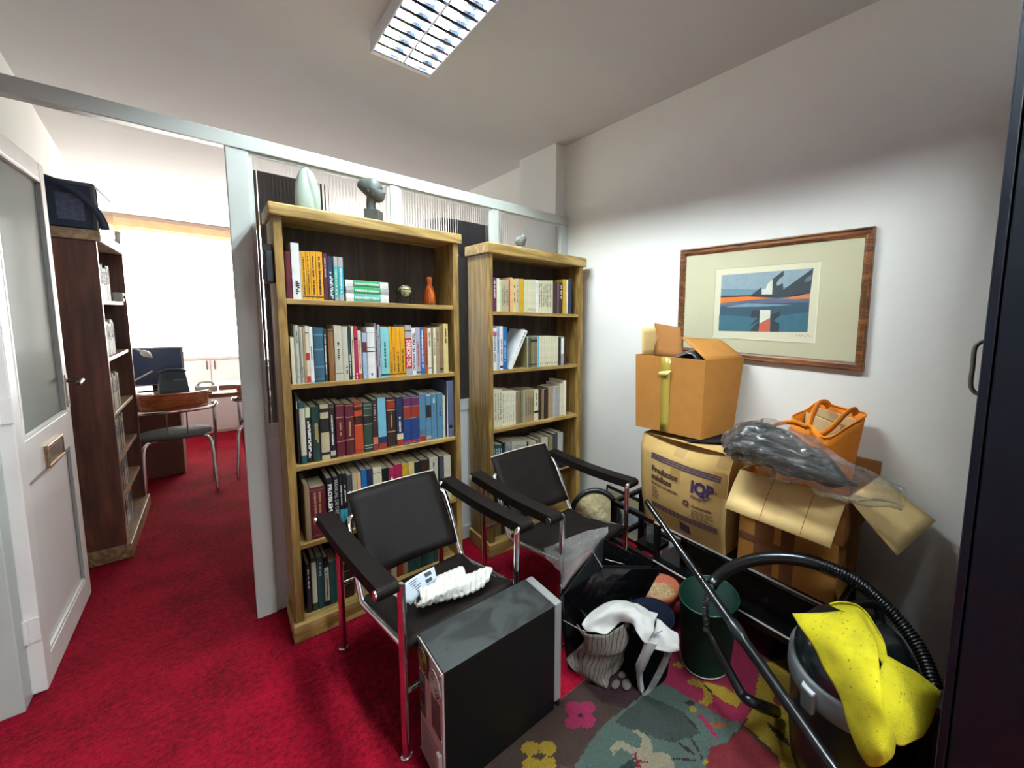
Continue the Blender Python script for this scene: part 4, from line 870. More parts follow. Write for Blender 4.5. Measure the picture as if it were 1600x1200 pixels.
def front_text(txt, u, v, size, mt, slope=0.0, bold=.002, sx=1, name='printed_text'):
    me = text_mesh(txt, size, bold, ext=.0001, sx=sx); W_ = .52; Hh = .48
    for vx_ in me.vertices:
        uu = u+vx_.co.x/W_; vv = v+(vx_.co.y+slope*vx_.co.x)/Hh
        p = mcf(min(1, uu), max(0, min(1, vv)))-o0; vx_.co = p-Vector((.0020+vx_.co.z, 0, 0))
    me.materials.clear(); me.materials.append(mt); me.name = name
    o = bpy.data.objects.new(name, me); COL.objects.link(o); o.parent = mc; return o
sl = -.04
front_text('Productos', .165, .64, .041, BRN, sl, .0020); front_text('médicos', .165, .555, .041, BRN, sl, .0020)
front_text('Estériles y no estériles', .165, .50, .019, BRN, sl, .0005)
for k, t in enumerate(('Gasas', 'Vendas', 'Guantes', 'Jeringas')): front_text(t, .165, .452-.036*k, .015, BRN, sl, .0002)
front_text('IQP', .64, .575, .080, PURD, -.05, .0042, .95, 'printed_logo')
front_text('Grupo', .645, .515, .020, PURD, -.06, .0004, 1.5)
front_text('®', .885, .615, .016, PURD, 0, .0002)
g2 = [[mcf(.755+.12*s, .553-.035*math.sin(PI*s*1.15)*1.0+.014*t*math.sin(PI*s)+.02*s)-o0-Vector((.0022, 0, 0)) for s in np.linspace(0, 1, 12)] for t in (0, 1)]
MB().grid(g2, PURD).build('printed_swoosh', parent=mc)
front_text('Compañía', .66, .415, .020, BRN, -.04, .0006, 1.3)
mb = MB()
cc = (.60, .435)
for k in range(24):
    a, b2 = 2*PI*k/24, 2*PI*(k+1)/24
    if k % 12 in (5,): continue
    P2 = lambda rr_, an: mcf(cc[0]+rr_*math.cos(an)/.52, cc[1]+rr_*math.sin(an)/.48)-o0-Vector((.0020, 0, 0))
    mb.add([P2(.008, a), P2(.017, a), P2(.017, b2), P2(.008, b2)], [(0, 1, 2, 3)])
mb.build('printed_emblem', BRN, mc)
for k in range(5): on_front([(.66, .375-.020*k), (.66+(.22, .20, .24, .18, .23)[k], .369-.020*k), (.66+(.22, .20, .24, .18, .23)[k], .376-.020*k), (.66, .382-.020*k)], 'printed_line', BRN, .0014)
on_front([(.50, .07), (.62, .05), (.62, .16), (.50, .18)], 'printed_mark', PUR, .0014, 4, 3)
# black cloth pinched between the cartons
bk2 = at(1125, 672, X=1.62)
tag(MB().grid(cgrid([[(1.50, 1.08, .912), (1.56, .99, .912), (1.60, .93, .915), (1.64, .86, .918)], [(1.62, 1.05, .912), (1.62, .95, .913), (1.68, .87, .93), (1.70, .81, .96)], [(1.74, 1.0, .912), (1.74, .92, .913), (1.76, .86, .96), (1.76, .81, 1.03)]]), mat('black_cloth', '#0c0c0e', .9)).build('cloth', solid=.006), 'black cloth crumpled on the printed carton beside the smaller box', 'cloth')
# upper carton
UB = [Vector((1.485, 1.385, .921)), Vector((1.535, 1.010, .921)), Vector((1.795, .985, .921)), Vector((1.755, 1.385, .921))]
UT = [Vector((1.485, 1.400, 1.300)), Vector((1.545, 1.008, 1.300)), Vector((1.812, .955, 1.300)), Vector((1.765, 1.400, 1.300))]
uc, tp, bt = open_carton('cardboard_box', 'orange-brown cardboard box with yellowed tape, on top of the printed medicine carton', UB, UT, C1, C1)
fx = lambda u, v, e: bt[0].lerp(bt[1], u).lerp(tp[0].lerp(tp[1], u), v)+Vector((-e, -.1*e, 0))
MB().grid([[fx(.40+.13*s, v, .0012) for s in (0, 1)] for v in np.linspace(0, 1, 8)], TAPE).build('tape', parent=uc, solid=.0005)
MB().grid([[fx(.36+.16*s+.03*v, .73+.07*v+.03*s, .002+.012*math.sin(2*v+s)) for s in np.linspace(0, 1, 6)] for v in np.linspace(0, 1, 4)], mat('torn_tape', '#d8cf7a', .4)).build('torn_tape', parent=uc, solid=.0006)
up = Vector((0, 0, 1))
# flaps standing up and folded
bq = [at(x, y, X=X) for x, y, X in ((1037, 560, 1.66), (1067, 560, 1.66), (1063, 512, 1.70), (1023, 505, 1.70))]
flap(uc, tp[0]+Vector((.13, -.02, -.01)), tp[0]+Vector((.13, -.21, -.01)), bq[2]-Vector(uc.location), bq[3]-Vector(uc.location), C3, crease=.0)
fl2 = [at(1013, 556, X=1.60), at(1035, 556, X=1.60), at(1024, 512, X=1.64), at(1003, 513, X=1.56)]
flap(uc, tp[0]+Vector((.05, 0, -.003)), tp[0]+Vector((.20, 0, -.003)), fl2[2]-Vector(uc.location), fl2[3]-Vector(uc.location), C4)
fr_ = [at(1163, 557, X=1.81), at(1125, 531, X=1.77), at(1064, 527, X=1.62)]
flap(uc, tp[1], tp[2], fr_[1]-Vector(uc.location), fr_[2]-Vector(uc.location), C1, crease=.004)
# dark contents
PB = mat('black_bin_liner', '#16181c', .22, coat=.4, bump=.9, bscale=26)
cg = cgrid([[(1.52, 1.34, 1.27), (1.55, 1.22, 1.285), (1.56, 1.12, 1.315), (1.58, 1.04, 1.275)], [(1.62, 1.35, 1.27), (1.62, 1.24, 1.29), (1.64, 1.12, 1.335), (1.66, 1.03, 1.27)], [(1.73, 1.35, 1.26), (1.73, 1.22, 1.27), (1.74, 1.12, 1.28), (1.76, 1.02, 1.25)]])
tag(MB().grid(jitter(cg, .014, 30), mat('grey_plastic_film', '#3a3c44', .2, coat=.5, bump=.8, bscale=50)).build('plastic_bag', solid=.004), 'crumpled dark plastic bag inside the orange-brown cardboard box', 'bag')

# ---------------------------------------------------------------- right-hand boxes on the table
LB = [Vector((1.535, .79, TBZ+.001)), Vector((1.535, .385, TBZ+.001)), Vector((1.83, .385, TBZ+.001)), Vector((1.83, .79, TBZ+.001))]
LT = [p+Vector((0, 0, .245)) for p in LB]
lb = thing('cardboard_box', 'closed orange-brown carton with brown tape bands, under the open box', 'box', (1.68, .59, TBZ))
o1 = Vector(lb.location)
MB().hexa([LB[3]-o1, LB[0]-o1, LB[1]-o1, LB[2]-o1, LT[3]-o1, LT[0]-o1, LT[1]-o1, LT[2]-o1], C1).build('carton_body', parent=lb, bevel=.004)
for (ya, yb) in ((.715, .63), (.60, .545)): MB().box(-.1462, -.1452, yb-o1.y, ya-o1.y, .002, .243, BTAPE).build('tape', parent=lb)
MB().box(-.1468, -.1458, -.205, .2, .118, .150, BTAPE).build('tape', parent=lb)
RB_ = [Vector((1.515, .782, .669)), Vector((1.535, .372, .669)), Vector((1.838, .365, .669)), Vector((1.835, .79, .669))]
RT_ = [Vector((1.490, .775, .858)), Vector((1.528, .365, .862)), Vector((1.840, .33, .865)), Vector((1.835, .79, .860))]
rc, tp, bt = open_carton('cardboard_box', 'open cardboard box with its flaps folded out, holding the orange bag', RB_, RT_, C3, C4)
rl = Vector(rc.location)
fA, fB = at(1297, 856.5, X=1.43), at(1132, 793.5, X=1.37)
flap(rc, tp[0], tp[1], fA-rl, fB-rl, C4, crease=.010)
fC, fD = at(1402, 868.5, X=1.54), at(1462, 814, X=1.80)
flap(rc, tp[1], tp[2], fD-rl, fC-rl, C4, crease=-.004)
flap(rc, tp[3], tp[2], tp[2]+Vector((.008, 0, .06)), tp[3]+Vector((.006, 0, .06)), C3)
for u in (.36, .74):
    A2, B2 = tp[0].lerp(tp[1], u), (fB-rl).lerp(fA-rl, u)
    MB().tube([A2.lerp(B2, t)+Vector((-.0035, 0, .003+.010*math.sin(PI*t))) for t in np.linspace(.05, .97, 8)], .0012, C3, n=5).build('crease', parent=rc)
# orange tote bag of folders
OR = mat('orange_nonwoven', '#d97c14', .75, var=.05, vscale=60, bump=.25, bscale=300)
bt_ = thing('tote_bag', 'orange fabric tote bag stuffed with brown folders, standing in the open cardboard box', 'bag', (1.70, .56, .676))
ol = Vector(bt_.location)
top4 = [at(1237, 651, Z=1.085), at(1289, 683, Z=1.055), at(1354, 646, X=1.80), at(1281, 627, X=1.80)]
bot4 = [Vector((1.60, .69, .68)), Vector((1.60, .47, .68)), Vector((1.80, .44, .68)), Vector((1.80, .66, .68))]
mid4 = [a.lerp(b_, .5)+Vector((-.012, .0, 0)) for a, b_ in zip(bot4, top4)]
loop = lambda P4: catmull([P4[0], P4[0].lerp(P4[1], .5), P4[1], P4[1].lerp(P4[2], .5)+Vector((-.01, -.006, 0)), P4[2], P4[2].lerp(P4[3], .5), P4[3], P4[3].lerp(P4[0], .5)], 4, True)
g = [[p-ol for p in loop(q_)] for q_ in ([v.lerp((bot4[0]+bot4[2])/2, .1) for v in bot4], bot4, [a.lerp(b_, .25)+Vector((-.012, -.004, 0)) for a, b_ in zip(bot4, top4)], mid4, [a.lerp(b_, .8) for a, b_ in zip(bot4, top4)], top4)]
g = [[p+Vector((1, 1, .3))*.006*mnoise.noise(p*22) for p in r] for r in g]
MB().grid(g, OR, close=True).build('bag_body', parent=bt_, solid=.003, sub=1)
MB().grid([[p*1.0+Vector((-.002, -.001, 0)) for p in g[-1]], [p*.93+g[-2][i]*.07+Vector((-.003, -.002, 0)) for i, p in enumerate(g[-1])]], OR, close=True).build('hem', parent=bt_, solid=.003)
def strap(pts, w=.028, name='handle'):
    c_ = catmull([Vector(p)-ol for p in pts], 8); rws = []
    for i, p in enumerate(c_):
        t = (c_[min(i+1, len(c_)-1)]-c_[max(i-1, 0)]).normalized(); s = t.cross(Vector((.55, .6, .3))).normalized()*w/2
        rws.append([p-s, p+s])
    return MB().grid(rws, OR).build(name, parent=bt_, solid=.003)
strap([at(1264, 668, X=1.60), at(1269, 650, X=1.63), at(1280, 630, X=1.68), at(1290, 629, X=1.76), at(1296, 636, X=1.79)])
strap([at(1283, 680, X=1.57), at(1300, 668, X=1.60), at(1320, 648, X=1.66), at(1333, 640, X=1.72), at(1338, 648, X=1.78)])
strap([at(1262, 668, X=1.58), at(1240, 660, X=1.56), at(1215, 662, X=1.53), at(1199, 670, X=1.50)], .022)
strap([at(1262, 664, X=1.59), at(1270, 672, X=1.57), at(1280, 684, X=1.56), at(1290, 700, X=1.57)], .03)
FO = mat('folder_card', '#a4824e', .8, var=.08, vscale=20)
for k, (s, dz, c) in enumerate(((.2, -.02, 'a'), (.42, .006, 'b'), (.62, -.012, 'a'), (.8, .0, 'b'))):
    a, b2 = top4[0].lerp(top4[3], s), top4[1].lerp(top4[2], s); a, b2 = a.lerp(b2, .06), a.lerp(b2, .94)
    dn = Vector((0, 0, -.26)); m = MB(); th_ = Vector((.008, .002, 0)); z_ = Vector((0, 0, dz-.01))
    m.hexa([a+dn+z_-ol, b2+dn+z_-ol, b2+dn+z_+th_-ol, a+dn+z_+th_-ol, a+z_-ol, b2+z_-ol, b2+z_+th_-ol, a+z_+th_-ol], FO if c == 'a' else mat('folder_pale', '#c8ae80', .8))
    m.build('folder', bevel=.001); f_ = bpy.data.objects[-1] if 0 else m
for o in [o for o in bpy.data.objects if o.name.startswith('folder') and o.parent is None]:
    o.location = ol
fl_ = [o for o in bpy.data.objects if o.name.startswith('folder') and o.parent is None]
for o, nm in zip(fl_, ('first', 'second', 'third', 'fourth')): tag(o, 'tan card folder in the orange tote bag, %s from the wearer side of the boxes' % nm, 'folder')
for o, lb_ in zip(fl_, ('tan folder in the orange tote bag, nearest the bag\'s left side', 'pale folder in the orange tote bag, second from its left side', 'tan folder in the orange tote bag, third from its left side', 'pale folder in the orange tote bag, nearest the wall')): o['label'] = lb_; o['group'] = 'folders in the orange tote bag'
# bundle wrapped in clear plastic
BC = mat('dark_wrapped_cloth', '#0b0c0f', .45, coat=.25, bump=1.0, bscale=30, stretch=(1.0, .45, 1.6))
cl_ = [at(1141, 704, X=1.42), at(1162, 692, X=1.43), at(1192, 694, X=1.44), at(1228, 708, X=1.44), at(1268, 727, X=1.45), at(1308, 747, X=1.46), at(1350, 762, X=1.48), at(1412, 776, X=1.52)]
cl_ = catmull(cl_, 5); N = len(cl_)
wr = thing('wrapped_bundle', 'black bundle wrapped in shiny clear plastic, lying across the open cardboard box', 'bundle', cl_[N//2])
o2 = Vector(wr.location)
def loft(rad, mt, name, amp, a0=0, a1=N, seed=0, zs=1):
    rws = []
    for i in range(a0, a1):
        t = (i-a0)/(a1-a0-1); p = cl_[i]-o2; d = (cl_[min(i+1, N-1)]-cl_[max(i-1, 0)]).normalized(); s = d.cross(Vector((0, 0, 1))).normalized(); u_ = s.cross(d)
        r_ = rad(t); rws.append([])
        for k in range(40):
            a = 2*PI*k/40; q_ = p+(s*math.cos(a)*1.05+u_*math.sin(a)*zs)*r_
            nn = mnoise.noise(Vector((t*7+seed, math.cos(a)*2.6, math.sin(a)*2.6)))+.6*abs(mnoise.noise(Vector((t*16+seed, math.cos(a)*5+t*6, math.sin(a)*5))))
            rws[-1].append(q_+(q_-p).normalized()*nn*amp*min(1, r_/.05))
    return MB().grid(rws, mt, close=True).build(name, parent=wr)
rb = lambda t: .012+.090*max(0, math.sin(PI*min(1, t*1.02+.06)))**.6*(1-.45*t) if t < .96 else .008
loft(rb, BC, 'dark_contents', .020, 0, N-6, zs=.85)
clr = bpy.data.materials.new('clear_film'); clr.use_nodes = True; nt = clr.node_tree; nt.nodes.remove(nt.nodes['Principled BSDF'])
tp_ = nt.nodes.new('ShaderNodeBsdfTransparent'); tp_.inputs[0].default_value = (.93, .93, .93, 1); gs = nt.nodes.new('ShaderNodeBsdfGlossy'); gs.inputs['Roughness'].default_value = .12
df = nt.nodes.new('ShaderNodeBsdfDiffuse'); df.inputs[0].default_value = (.6, .6, .6, 1)
fn = nt.nodes.new('ShaderNodeLayerWeight'); fn.inputs[0].default_value = .35; tc = nt.nodes.new('ShaderNodeTexCoord'); n = nt.nodes.new('ShaderNodeTexNoise'); n.inputs['Scale'].default_value = 30; n.inputs['Detail'].default_value = 5; n.inputs['Distortion'].default_value = 2
nt.links.new(tc.outputs['Object'], n.inputs[0]); bp = nt.nodes.new('ShaderNodeBump'); bp.inputs['Strength'].default_value = 1; bp.inputs['Distance'].default_value = .05; nt.links.new(n.outputs[0], bp.inputs['Height'])
nt.links.new(bp.outputs[0], gs.inputs['Normal'])
m1 = nt.nodes.new('ShaderNodeMixShader'); m1.inputs[0].default_value = .03; nt.links.new(tp_.outputs[0], m1.inputs[1]); nt.links.new(df.outputs[0], m1.inputs[2])
m2 = nt.nodes.new('ShaderNodeMixShader'); mr = nt.nodes.new('ShaderNodeMapRange'); mr.inputs[3].default_value = .06; mr.inputs[4].default_value = .55; nt.links.new(fn.outputs['Facing'], mr.inputs[0]); nt.links.new(mr.outputs[0], m2.inputs[0])
nt.links.new(m1.outputs[0], m2.inputs[1]); nt.links.new(gs.outputs[0], m2.inputs[2]); nt.links.new(m2.outputs[0], nt.nodes['Material Output'].inputs[0])
loft(lambda t: rb(t)*1.08+.006+(.020*max(0, t-.6)/.4), clr, 'clear_wrap', .026, 0, N, 3, zs=.85)
# ---------------------------------------------------------------- picture on the wall
pz0, pz1, py0, py1 = 1.290, 1.881, .424, 1.399
pic = thing('framed_print', 'wide brown-framed abstract landscape print in a cream mount, on the right-hand wall', 'picture', (XW-.001, (py0+py1)/2, (pz0+pz1)/2))
oc = Vector(pic.location); hy_, hz_ = (py1-py0)/2, (pz1-pz0)/2
FRW = wood('frame_wood', '#4c2c16', '#6e4424', '#85562e', 'Y', 14, .35)
def moulding(axis):
    pass
m = MB(); fwid = .036
prof = [(0, 0), (-.020, 0), (-.022, .006), (-.016, .012), (-.016, .024), (-.012, .030), (-.010, .036), (0, .036)]   # depth, inset
def ringp(d, s): return [(d, -hy_+s, -hz_+s), (d, hy_-s, -hz_+s), (d, hy_-s, hz_-s), (d, -hy_+s, hz_-s)]
R_ = [ringp(d, s) for d, s in prof]
for a, b2 in zip(R_[:-1], R_[1:]):
    for k in range(4): m.add([a[k], a[(k+1) % 4], b2[(k+1) % 4], b2[k]], [(0, 1, 2, 3)], FRW)
m.build('frame', parent=pic)
MB().box(-.007, -.002, -hy_+.034, hy_-.034, -hz_+.034, hz_-.034, mat('mount_card', '#b6b397', .8, var=.03, vscale=4)).build('mount', parent=pic)
XA = XW-.0095
def wq(zx, zy, X=XA): p = at(1040+zx/4.4444, 330+zy/4.4444, X=X); return (p.x-oc.x, p.y-oc.y, p.z-oc.z)
def flat(pts, col, name, e=0, rgh=.7):
    P3 = [Vector(wq(a, b2)) for a, b2 in pts]; n_ = len(P3)
    for p in P3: p.x = XA-oc.x-e
    me = bpy.data.meshes.new(name); me.from_pydata(P3, [], [tuple(range(n_))]); me.materials.append(mat('ink_'+col[1:], col, rgh, var=.06, vscale=30)); me.update()
    o = bpy.data.objects.new(name, me); COL.objects.link(o); o.parent = pic; return o
def wqz(pts): return pts
# window cut in the mount, then the sheet
wz0, wz1 = at(1040+325/4.4444, 330+872/4.4444, X=XA).z, at(1040+355/4.4444, 330+405/4.4444, X=XA).z
ya_, yb_ = at(1040+340/4.4444, 330+640/4.4444, X=XA).y, at(1040+1055/4.4444, 330+610/4.4444, X=XA).y
m = MB().box(-.0085, -.007, yb_-oc.y, ya_-oc.y, wz0-oc.z, wz1-oc.z, mat('sheet_paper', '#c8c5ac', .8)).build('sheet', parent=pic)
mb = MB(); mb.box(-.0092, -.007, yb_-oc.y-.004, ya_-oc.y+.004, wz1-oc.z, wz1-oc.z+.003).box(-.0092, -.007, ya_-oc.y, ya_-oc.y+.004, wz0-oc.z, wz1-oc.z).build('bevel_cut', mat('mount_bevel_shaded', '#a8a48a', .8), pic)  # top and far bevel in a darker tone, shade painted in
mb = MB().box(-.0092, -.007, yb_-oc.y-.004, yb_-oc.y, wz0-oc.z, wz1-oc.z).box(-.0092, -.007, yb_-oc.y-.004, ya_-oc.y+.004, wz0-oc.z-.003, wz0-oc.z).build('bevel_cut', mat('mount_bevel_lit', '#dcd9c6', .8), pic)  # bottom and near bevel in a paler tone, light painted in
flat([(390, 445), (1028, 395), (1003, 590), (383, 595)], '#7f949c', 'printed_sky', .0002)
flat([(386, 540), (700, 545), (1012, 500), (1003, 590), (383, 595)], '#5f7f8c', 'printed_sky', .0003)
flat([(383, 590), (1003, 575), (985, 840), (368, 832)], '#2f4c5a', 'printed_sea', .0003)
flat([(372, 720), (700, 740), (990, 700), (985, 840), (368, 832)], '#35606e', 'printed_sea', .0004)
flat([(382, 600), (560, 592), (760, 602), (560, 622), (381, 640)], '#cc6f26', 'printed_glow', .0005)
flat([(381, 640), (560, 620), (740, 604), (1001, 590), (1000, 632), (700, 640), (380, 662)], '#565e74', 'printed_glow', .0005)
flat([(800, 606), (930, 586), (1002, 570), (1000, 606), (900, 612)], '#c27446', 'printed_glow', .0006)
flat([(410, 668), (560, 640), (880, 650), (700, 662)], '#6b8796', 'printed_wave', .0006)
flat([(595, 583), (665, 528), (668, 578), (740, 578), (744, 470), (822, 412), (820, 448), (790, 470), (770, 500), (776, 520), (815, 498), (818, 545), (1027, 395), (1005, 570), (860, 590), (720, 600)], '#2f383e', 'printed_peak', .0008)
flat([(668, 545), (695, 540), (712, 500), (744, 475), (740, 578), (668, 578)], '#c0c6ba', 'printed_block', .0010)
flat([(962, 490), (975, 465), (1018, 440), (1014, 478), (985, 492)], '#56666c', 'printed_peak', .0010)
flat([(600, 690), (655, 686), (650, 836), (580, 834), (650, 760), (580, 800), (640, 740), (590, 740)], '#2a333a', 'printed_reflection', .0008)
flat([(656, 686), (728, 686), (726, 740), (652, 780)], '#c4c9bb', 'printed_block', .0010)
flat([(652, 782), (726, 740), (724, 838), (646, 836)], '#b05844', 'printed_block', .0010)
flat([(730, 720), (800, 690), (790, 730), (750, 760), (790, 780), (788, 838), (726, 838)], '#2a333a', 'printed_reflection', .0009)
mb = MB()
for k in range(9):
    a = Vector(wq(905+k*12, 858+8*math.sin(k*1.7))); b2 = Vector(wq(915+k*12, 870-6*math.sin(k*2.3)))
    a.x = b2.x = XA-oc.x-.0006; mb.tube([a, b2], .0007, n=4)
mb.build('pencil_signature', mat('pencil_grey', '#6a6a66', .7), pic)

# ---------------------------------------------------------------- patchwork rug
def inpoly(x, y, P):
    c = False; n = len(P); j = n-1
    for i in range(n):
        if (P[i][1] > y) != (P[j][1] > y) and x < (P[j][0]-P[i][0])*(y-P[i][1])/(P[j][1]-P[i][1])+P[i][0]: c = not c
        j = i
    return c
def fl(pts, ox=780, oy=1040, s=3.3333): return [tuple(at(ox+a/s, oy+b/s, Z=0.008)[:2]) for a, b in pts]
RC = {'brown': '#301e17', 'pinkf': '#750c37', 'yel': '#7c650e', 'green': '#3a4942', 'dgreen': '#252e29', 'mag': '#70092d', 'red': '#590b15', 'white': '#756d5b', 'dk': '#1a100d', 'or': '#7a370e', 'maroon': '#230910', 'deep': '#122420'}
RX0, RX1, RY0, RY1 = .36, 1.82, .045, 1.136
patches = []
def pt(c, poly): patches.append((c, poly))
pt('maroon', [(.93, 1.2), (.93, 1.03), (1.02, .88), (1.28, .93), (1.28, 1.2)])
pt('brown', [(RX0-.1, 1.2), (.94, 1.2), (.94, .93), (.88, .84), (.62, .70), (.3, .5)])
pt('green', fl([(385, 533), (470, 400), (560, 290), (860, 70), (960, 130), (1265, 310), (1180, 400), (1090, 430), (1090, 600), (380, 600)]))
pt('dgreen', fl([(600, 290), (760, 150), (960, 240), (1050, 350), (900, 400), (700, 340)]))
pt('mag', fl([(830, 70), (880, -20), (1000, -120), (1360, -60), (1350, 40), (1320, 200), (1275, 300), (1200, 285), (1050, 200)]))
pt('mag', [(1.28, .93), (1.28, 1.2), (1.9, 1.2), (1.9, .66), (1.5, .66), (1.3, .75)])
pt('yel', fl([(1275, 310), (1320, 210), (1350, 50), (1400, -20), (1700, -80), (1900, 300), (1700, 700), (1520, 533), (1380, 400)]))
pt('red', fl([(1090, 430), (1180, 400), (1275, 310), (1330, 380), (1520, 533), (1640, 700), (1000, 700), (1080, 533)]))
fcs = lambda cx_, cy_, n, R, r, c, rot=0: [pt(c, [tuple(at(780+(cx_+R*math.cos(rot+2*PI*k/n)+r*math.cos(a)*1.05)/3.333, 1040+(cy_+R*.95*math.sin(rot+2*PI*k/n)+r*.9*math.sin(a))/3.333, Z=.008)[:2]) for a in np.linspace(0, 2*PI, 20)[:-1]]) for k in range(n)]
fcs(422, 255, 4, 50, 42, 'pinkf', PI/4); fcs(422, 255, 1, 0, 12, 'dk')
fcs(208, 470, 4, 62, 44, 'yel', PI/4)
fcs(1055, 60, 1, 0, 1, 'yel')
pt('yel', fl([(975, 85), (1010, 60), (1040, 80), (1100, 90), (1180, 110), (1230, 150), (1215, 115), (1262, 190), (1235, 215), (1180, 190), (1120, 150), (1110, 190), (1075, 210), (1040, 190), (1070, 160), (1060, 120), (1000, 100)]))
pt('yel', fl([(900, -5), (930, -20), (970, 0), (940, 12)]))
pt('dk', fl([(1045, 50), (1055, 90), (1100, 140), (1120, 170), (1108, 130), (1062, 90), (1055, 55)]))
pt('yel', fl([(985, 215), (1010, 208), (1035, 225), (1025, 242), (1000, 238)]))
pt('dk', fl([(955, 185), (1000, 180), (1020, 200), (990, 205)]))
pt('pinkf', fl([(1030, 245), (1060, 260), (1110, 320), (1150, 385), (1140, 390), (1090, 330), (1045, 275)]))
pt('or', fl([(1090, 300), (1140, 292), (1190, 300), (1180, 322), (1120, 318)]))
pt('deep', fl([(625, 533), (660, 500), (720, 470), (800, 533), (800, 600), (620, 600)]))
pt('white', fl([(575, 430), (610, 395), (650, 392), (690, 420), (730, 430), (745, 390), (720, 350), (685, 340), (715, 333), (765, 355), (795, 400), (800, 450), (830, 445), (880, 460), (915, 520), (915, 600), (700, 600), (715, 520), (690, 460), (640, 430), (605, 445), (595, 470)]))
pt('red', fl([(700, 455), (712, 452), (725, 490), (780, 497), (780, 505), (730, 508), (745, 530), (715, 533)]))
for a, b_ in (((895, 375), (1060, 490)), ((985, 350), (1065, 490)), ((900, 480), (1060, 495)), ((960, 250), (1050, 350))):
    d = (b_[0]-a[0], b_[1]-a[1]); L_ = math.hypot(*d); n_ = (-d[1]/L_*8, d[0]/L_*8)
    pt('dk', fl([a, ((a[0]+b_[0])/2+n_[0], (a[1]+b_[1])/2+n_[1]), b_, ((a[0]+b_[0])/2-n_[0], (a[1]+b_[1])/2-n_[1])]))
fcs(1072, 502, 1, 0, 14, 'yel')
pt('yel', [(.9, .2), (1.25, .45), (1.3, .2), (1.1, 0)])
pt('brown', [(1.3, -.3), (1.9, -.3), (1.9, .3), (1.4, .2)])
pt('green', [(.3, -.3), (.8, -.3), (.8, .3), (.3, .45)])
fcs(1460, 180, 1, 0, 30, 'red')
pt('dk', fl([(1385, 285), (1440, 320), (1500, 380), (1520, 430), (1470, 390), (1420, 335)]))
step = .0065; NX = int((RX1-RX0)/step); NY = int((RY1-RY0)/step)
bbs = [(min(p[0] for p in P), max(p[0] for p in P), min(p[1] for p in P), max(p[1] for p in P)) for _, P in patches]
names = list(RC); fcol = []
for j in range(NY):
    for i in range(NX):
        x, y = RX0+(i+.5)*step, RY0+(j+.5)*step; c = 'brown'
        x += .003*mnoise.noise(Vector((x*70, y*70, 0))); y += .003*mnoise.noise(Vector((x*70, y*70, 5)))
        for k in range(len(patches)-1, -1, -1):
            b4 = bbs[k]
            if b4[0] <= x <= b4[1] and b4[2] <= y <= b4[3] and inpoly(x, y, patches[k][1]): c = patches[k][0]; break
        fcol.append(names.index(c))
vs = [(RX0+i*step, RY0+j*step, .007+.0012*mnoise.noise(Vector((i*.05, j*.05, 0)))) for j in range(NY+1) for i in range(NX+1)]
fs = [(j*(NX+1)+i, j*(NX+1)+i+1, (j+1)*(NX+1)+i+1, (j+1)*(NX+1)+i) for j in range(NY) for i in range(NX)]
me = bpy.data.meshes.new('patchwork_rug'); me.from_pydata(vs, [], fs)
for n_ in names: me.materials.append(mat('rug_'+n_, RC[n_], .95, var=.22, vscale=140, bump=.6, bscale=320))
me.polygons.foreach_set('material_index', fcol); me.update()
rug = bpy.data.objects.new('patchwork_rug', me); COL.objects.link(rug); tag(rug, 'patchwork rug of brown, green, pink and yellow patches with flowers, on the red carpet', 'rug')
MB().box(RX0, RX1, RY0, RY1, .0006, .0052, mat('rug_backing', '#4a3a30', .9)).build('rug_backing', parent=rug)

# ---------------------------------------------------------------- leaning things by the wall
RB = mat('ring_rubber', '#14161a', .35)
rd = thing('round_tray', 'round shallow drum with a black rim and cream shaggy centre, leaning on the wall', 'tray', (1.660, 1.90, .172))
rd.rotation_euler = Vector((-.62, -.66, .38)).to_track_quat('Z', 'Y').to_euler()
MB().tube([(.155*math.cos(a), .155*math.sin(a), 0) for a in np.linspace(0, 2*PI, 49)[:-1]], .018, RB, closed=True, n=14).build('rim', parent=rd)
MB().grid([[((.150*r)*math.cos(a), (.150*r)*math.sin(a), -.002+.010*(1-r*r)+.007*mnoise.noise(Vector((r*math.cos(a), r*math.sin(a), 0))*7)) for a in np.linspace(0, 2*PI, 49)[:-1]] for r in np.linspace(.001, 1, 16)], mat('cream_fleece', '#a89c78', .95, var=.2, vscale=25, bump=.8, bscale=70), close=True).build('centre', parent=rd, solid=.006)
lf_ = thing('leaning_frame', 'small black-framed picture standing on the floor against the right-hand wall', 'picture', (1.826, 1.745, .001))
lf_.rotation_euler = (0, math.radians(4), 0)
MB().box(-.012, .0, -.235, .235, .0, .305, None).build('frame', mat('black_lacquer', '#121416', .3), lf_, bevel=.002)
MB().box(-.0135, -.012, -.215, .215, .02, .285, mat('cream_mount', '#a39a7c', .8)).build('mount', parent=lf_)
MB().box(-.0145, -.0135, -.16, .16, .06, .24, mat('print_greyblue', '#8a9499', .6, var=.2, vscale=20)).build('print', parent=lf_)
sb = tag(MB().box(XW-.034, XW-.0005, 1.425, 1.495, .075, .175, mat('socket_white', '#dcdedb')).box(XW-.036, XW-.034, 1.43, 1.49, .08, .17, mat('socket_white', '#dcdedb')).build('wall_socket', bevel=.003), 'white surface-mounted socket box low on the wall behind the low table', 'socket')
MB().tube([(XW-.0365, 1.450, .15), (XW-.035, 1.450, .15)], .004, DK).tube([(XW-.0365, 1.470, .15), (XW-.035, 1.470, .15)], .004, DK).build('socket_holes', parent=sb)
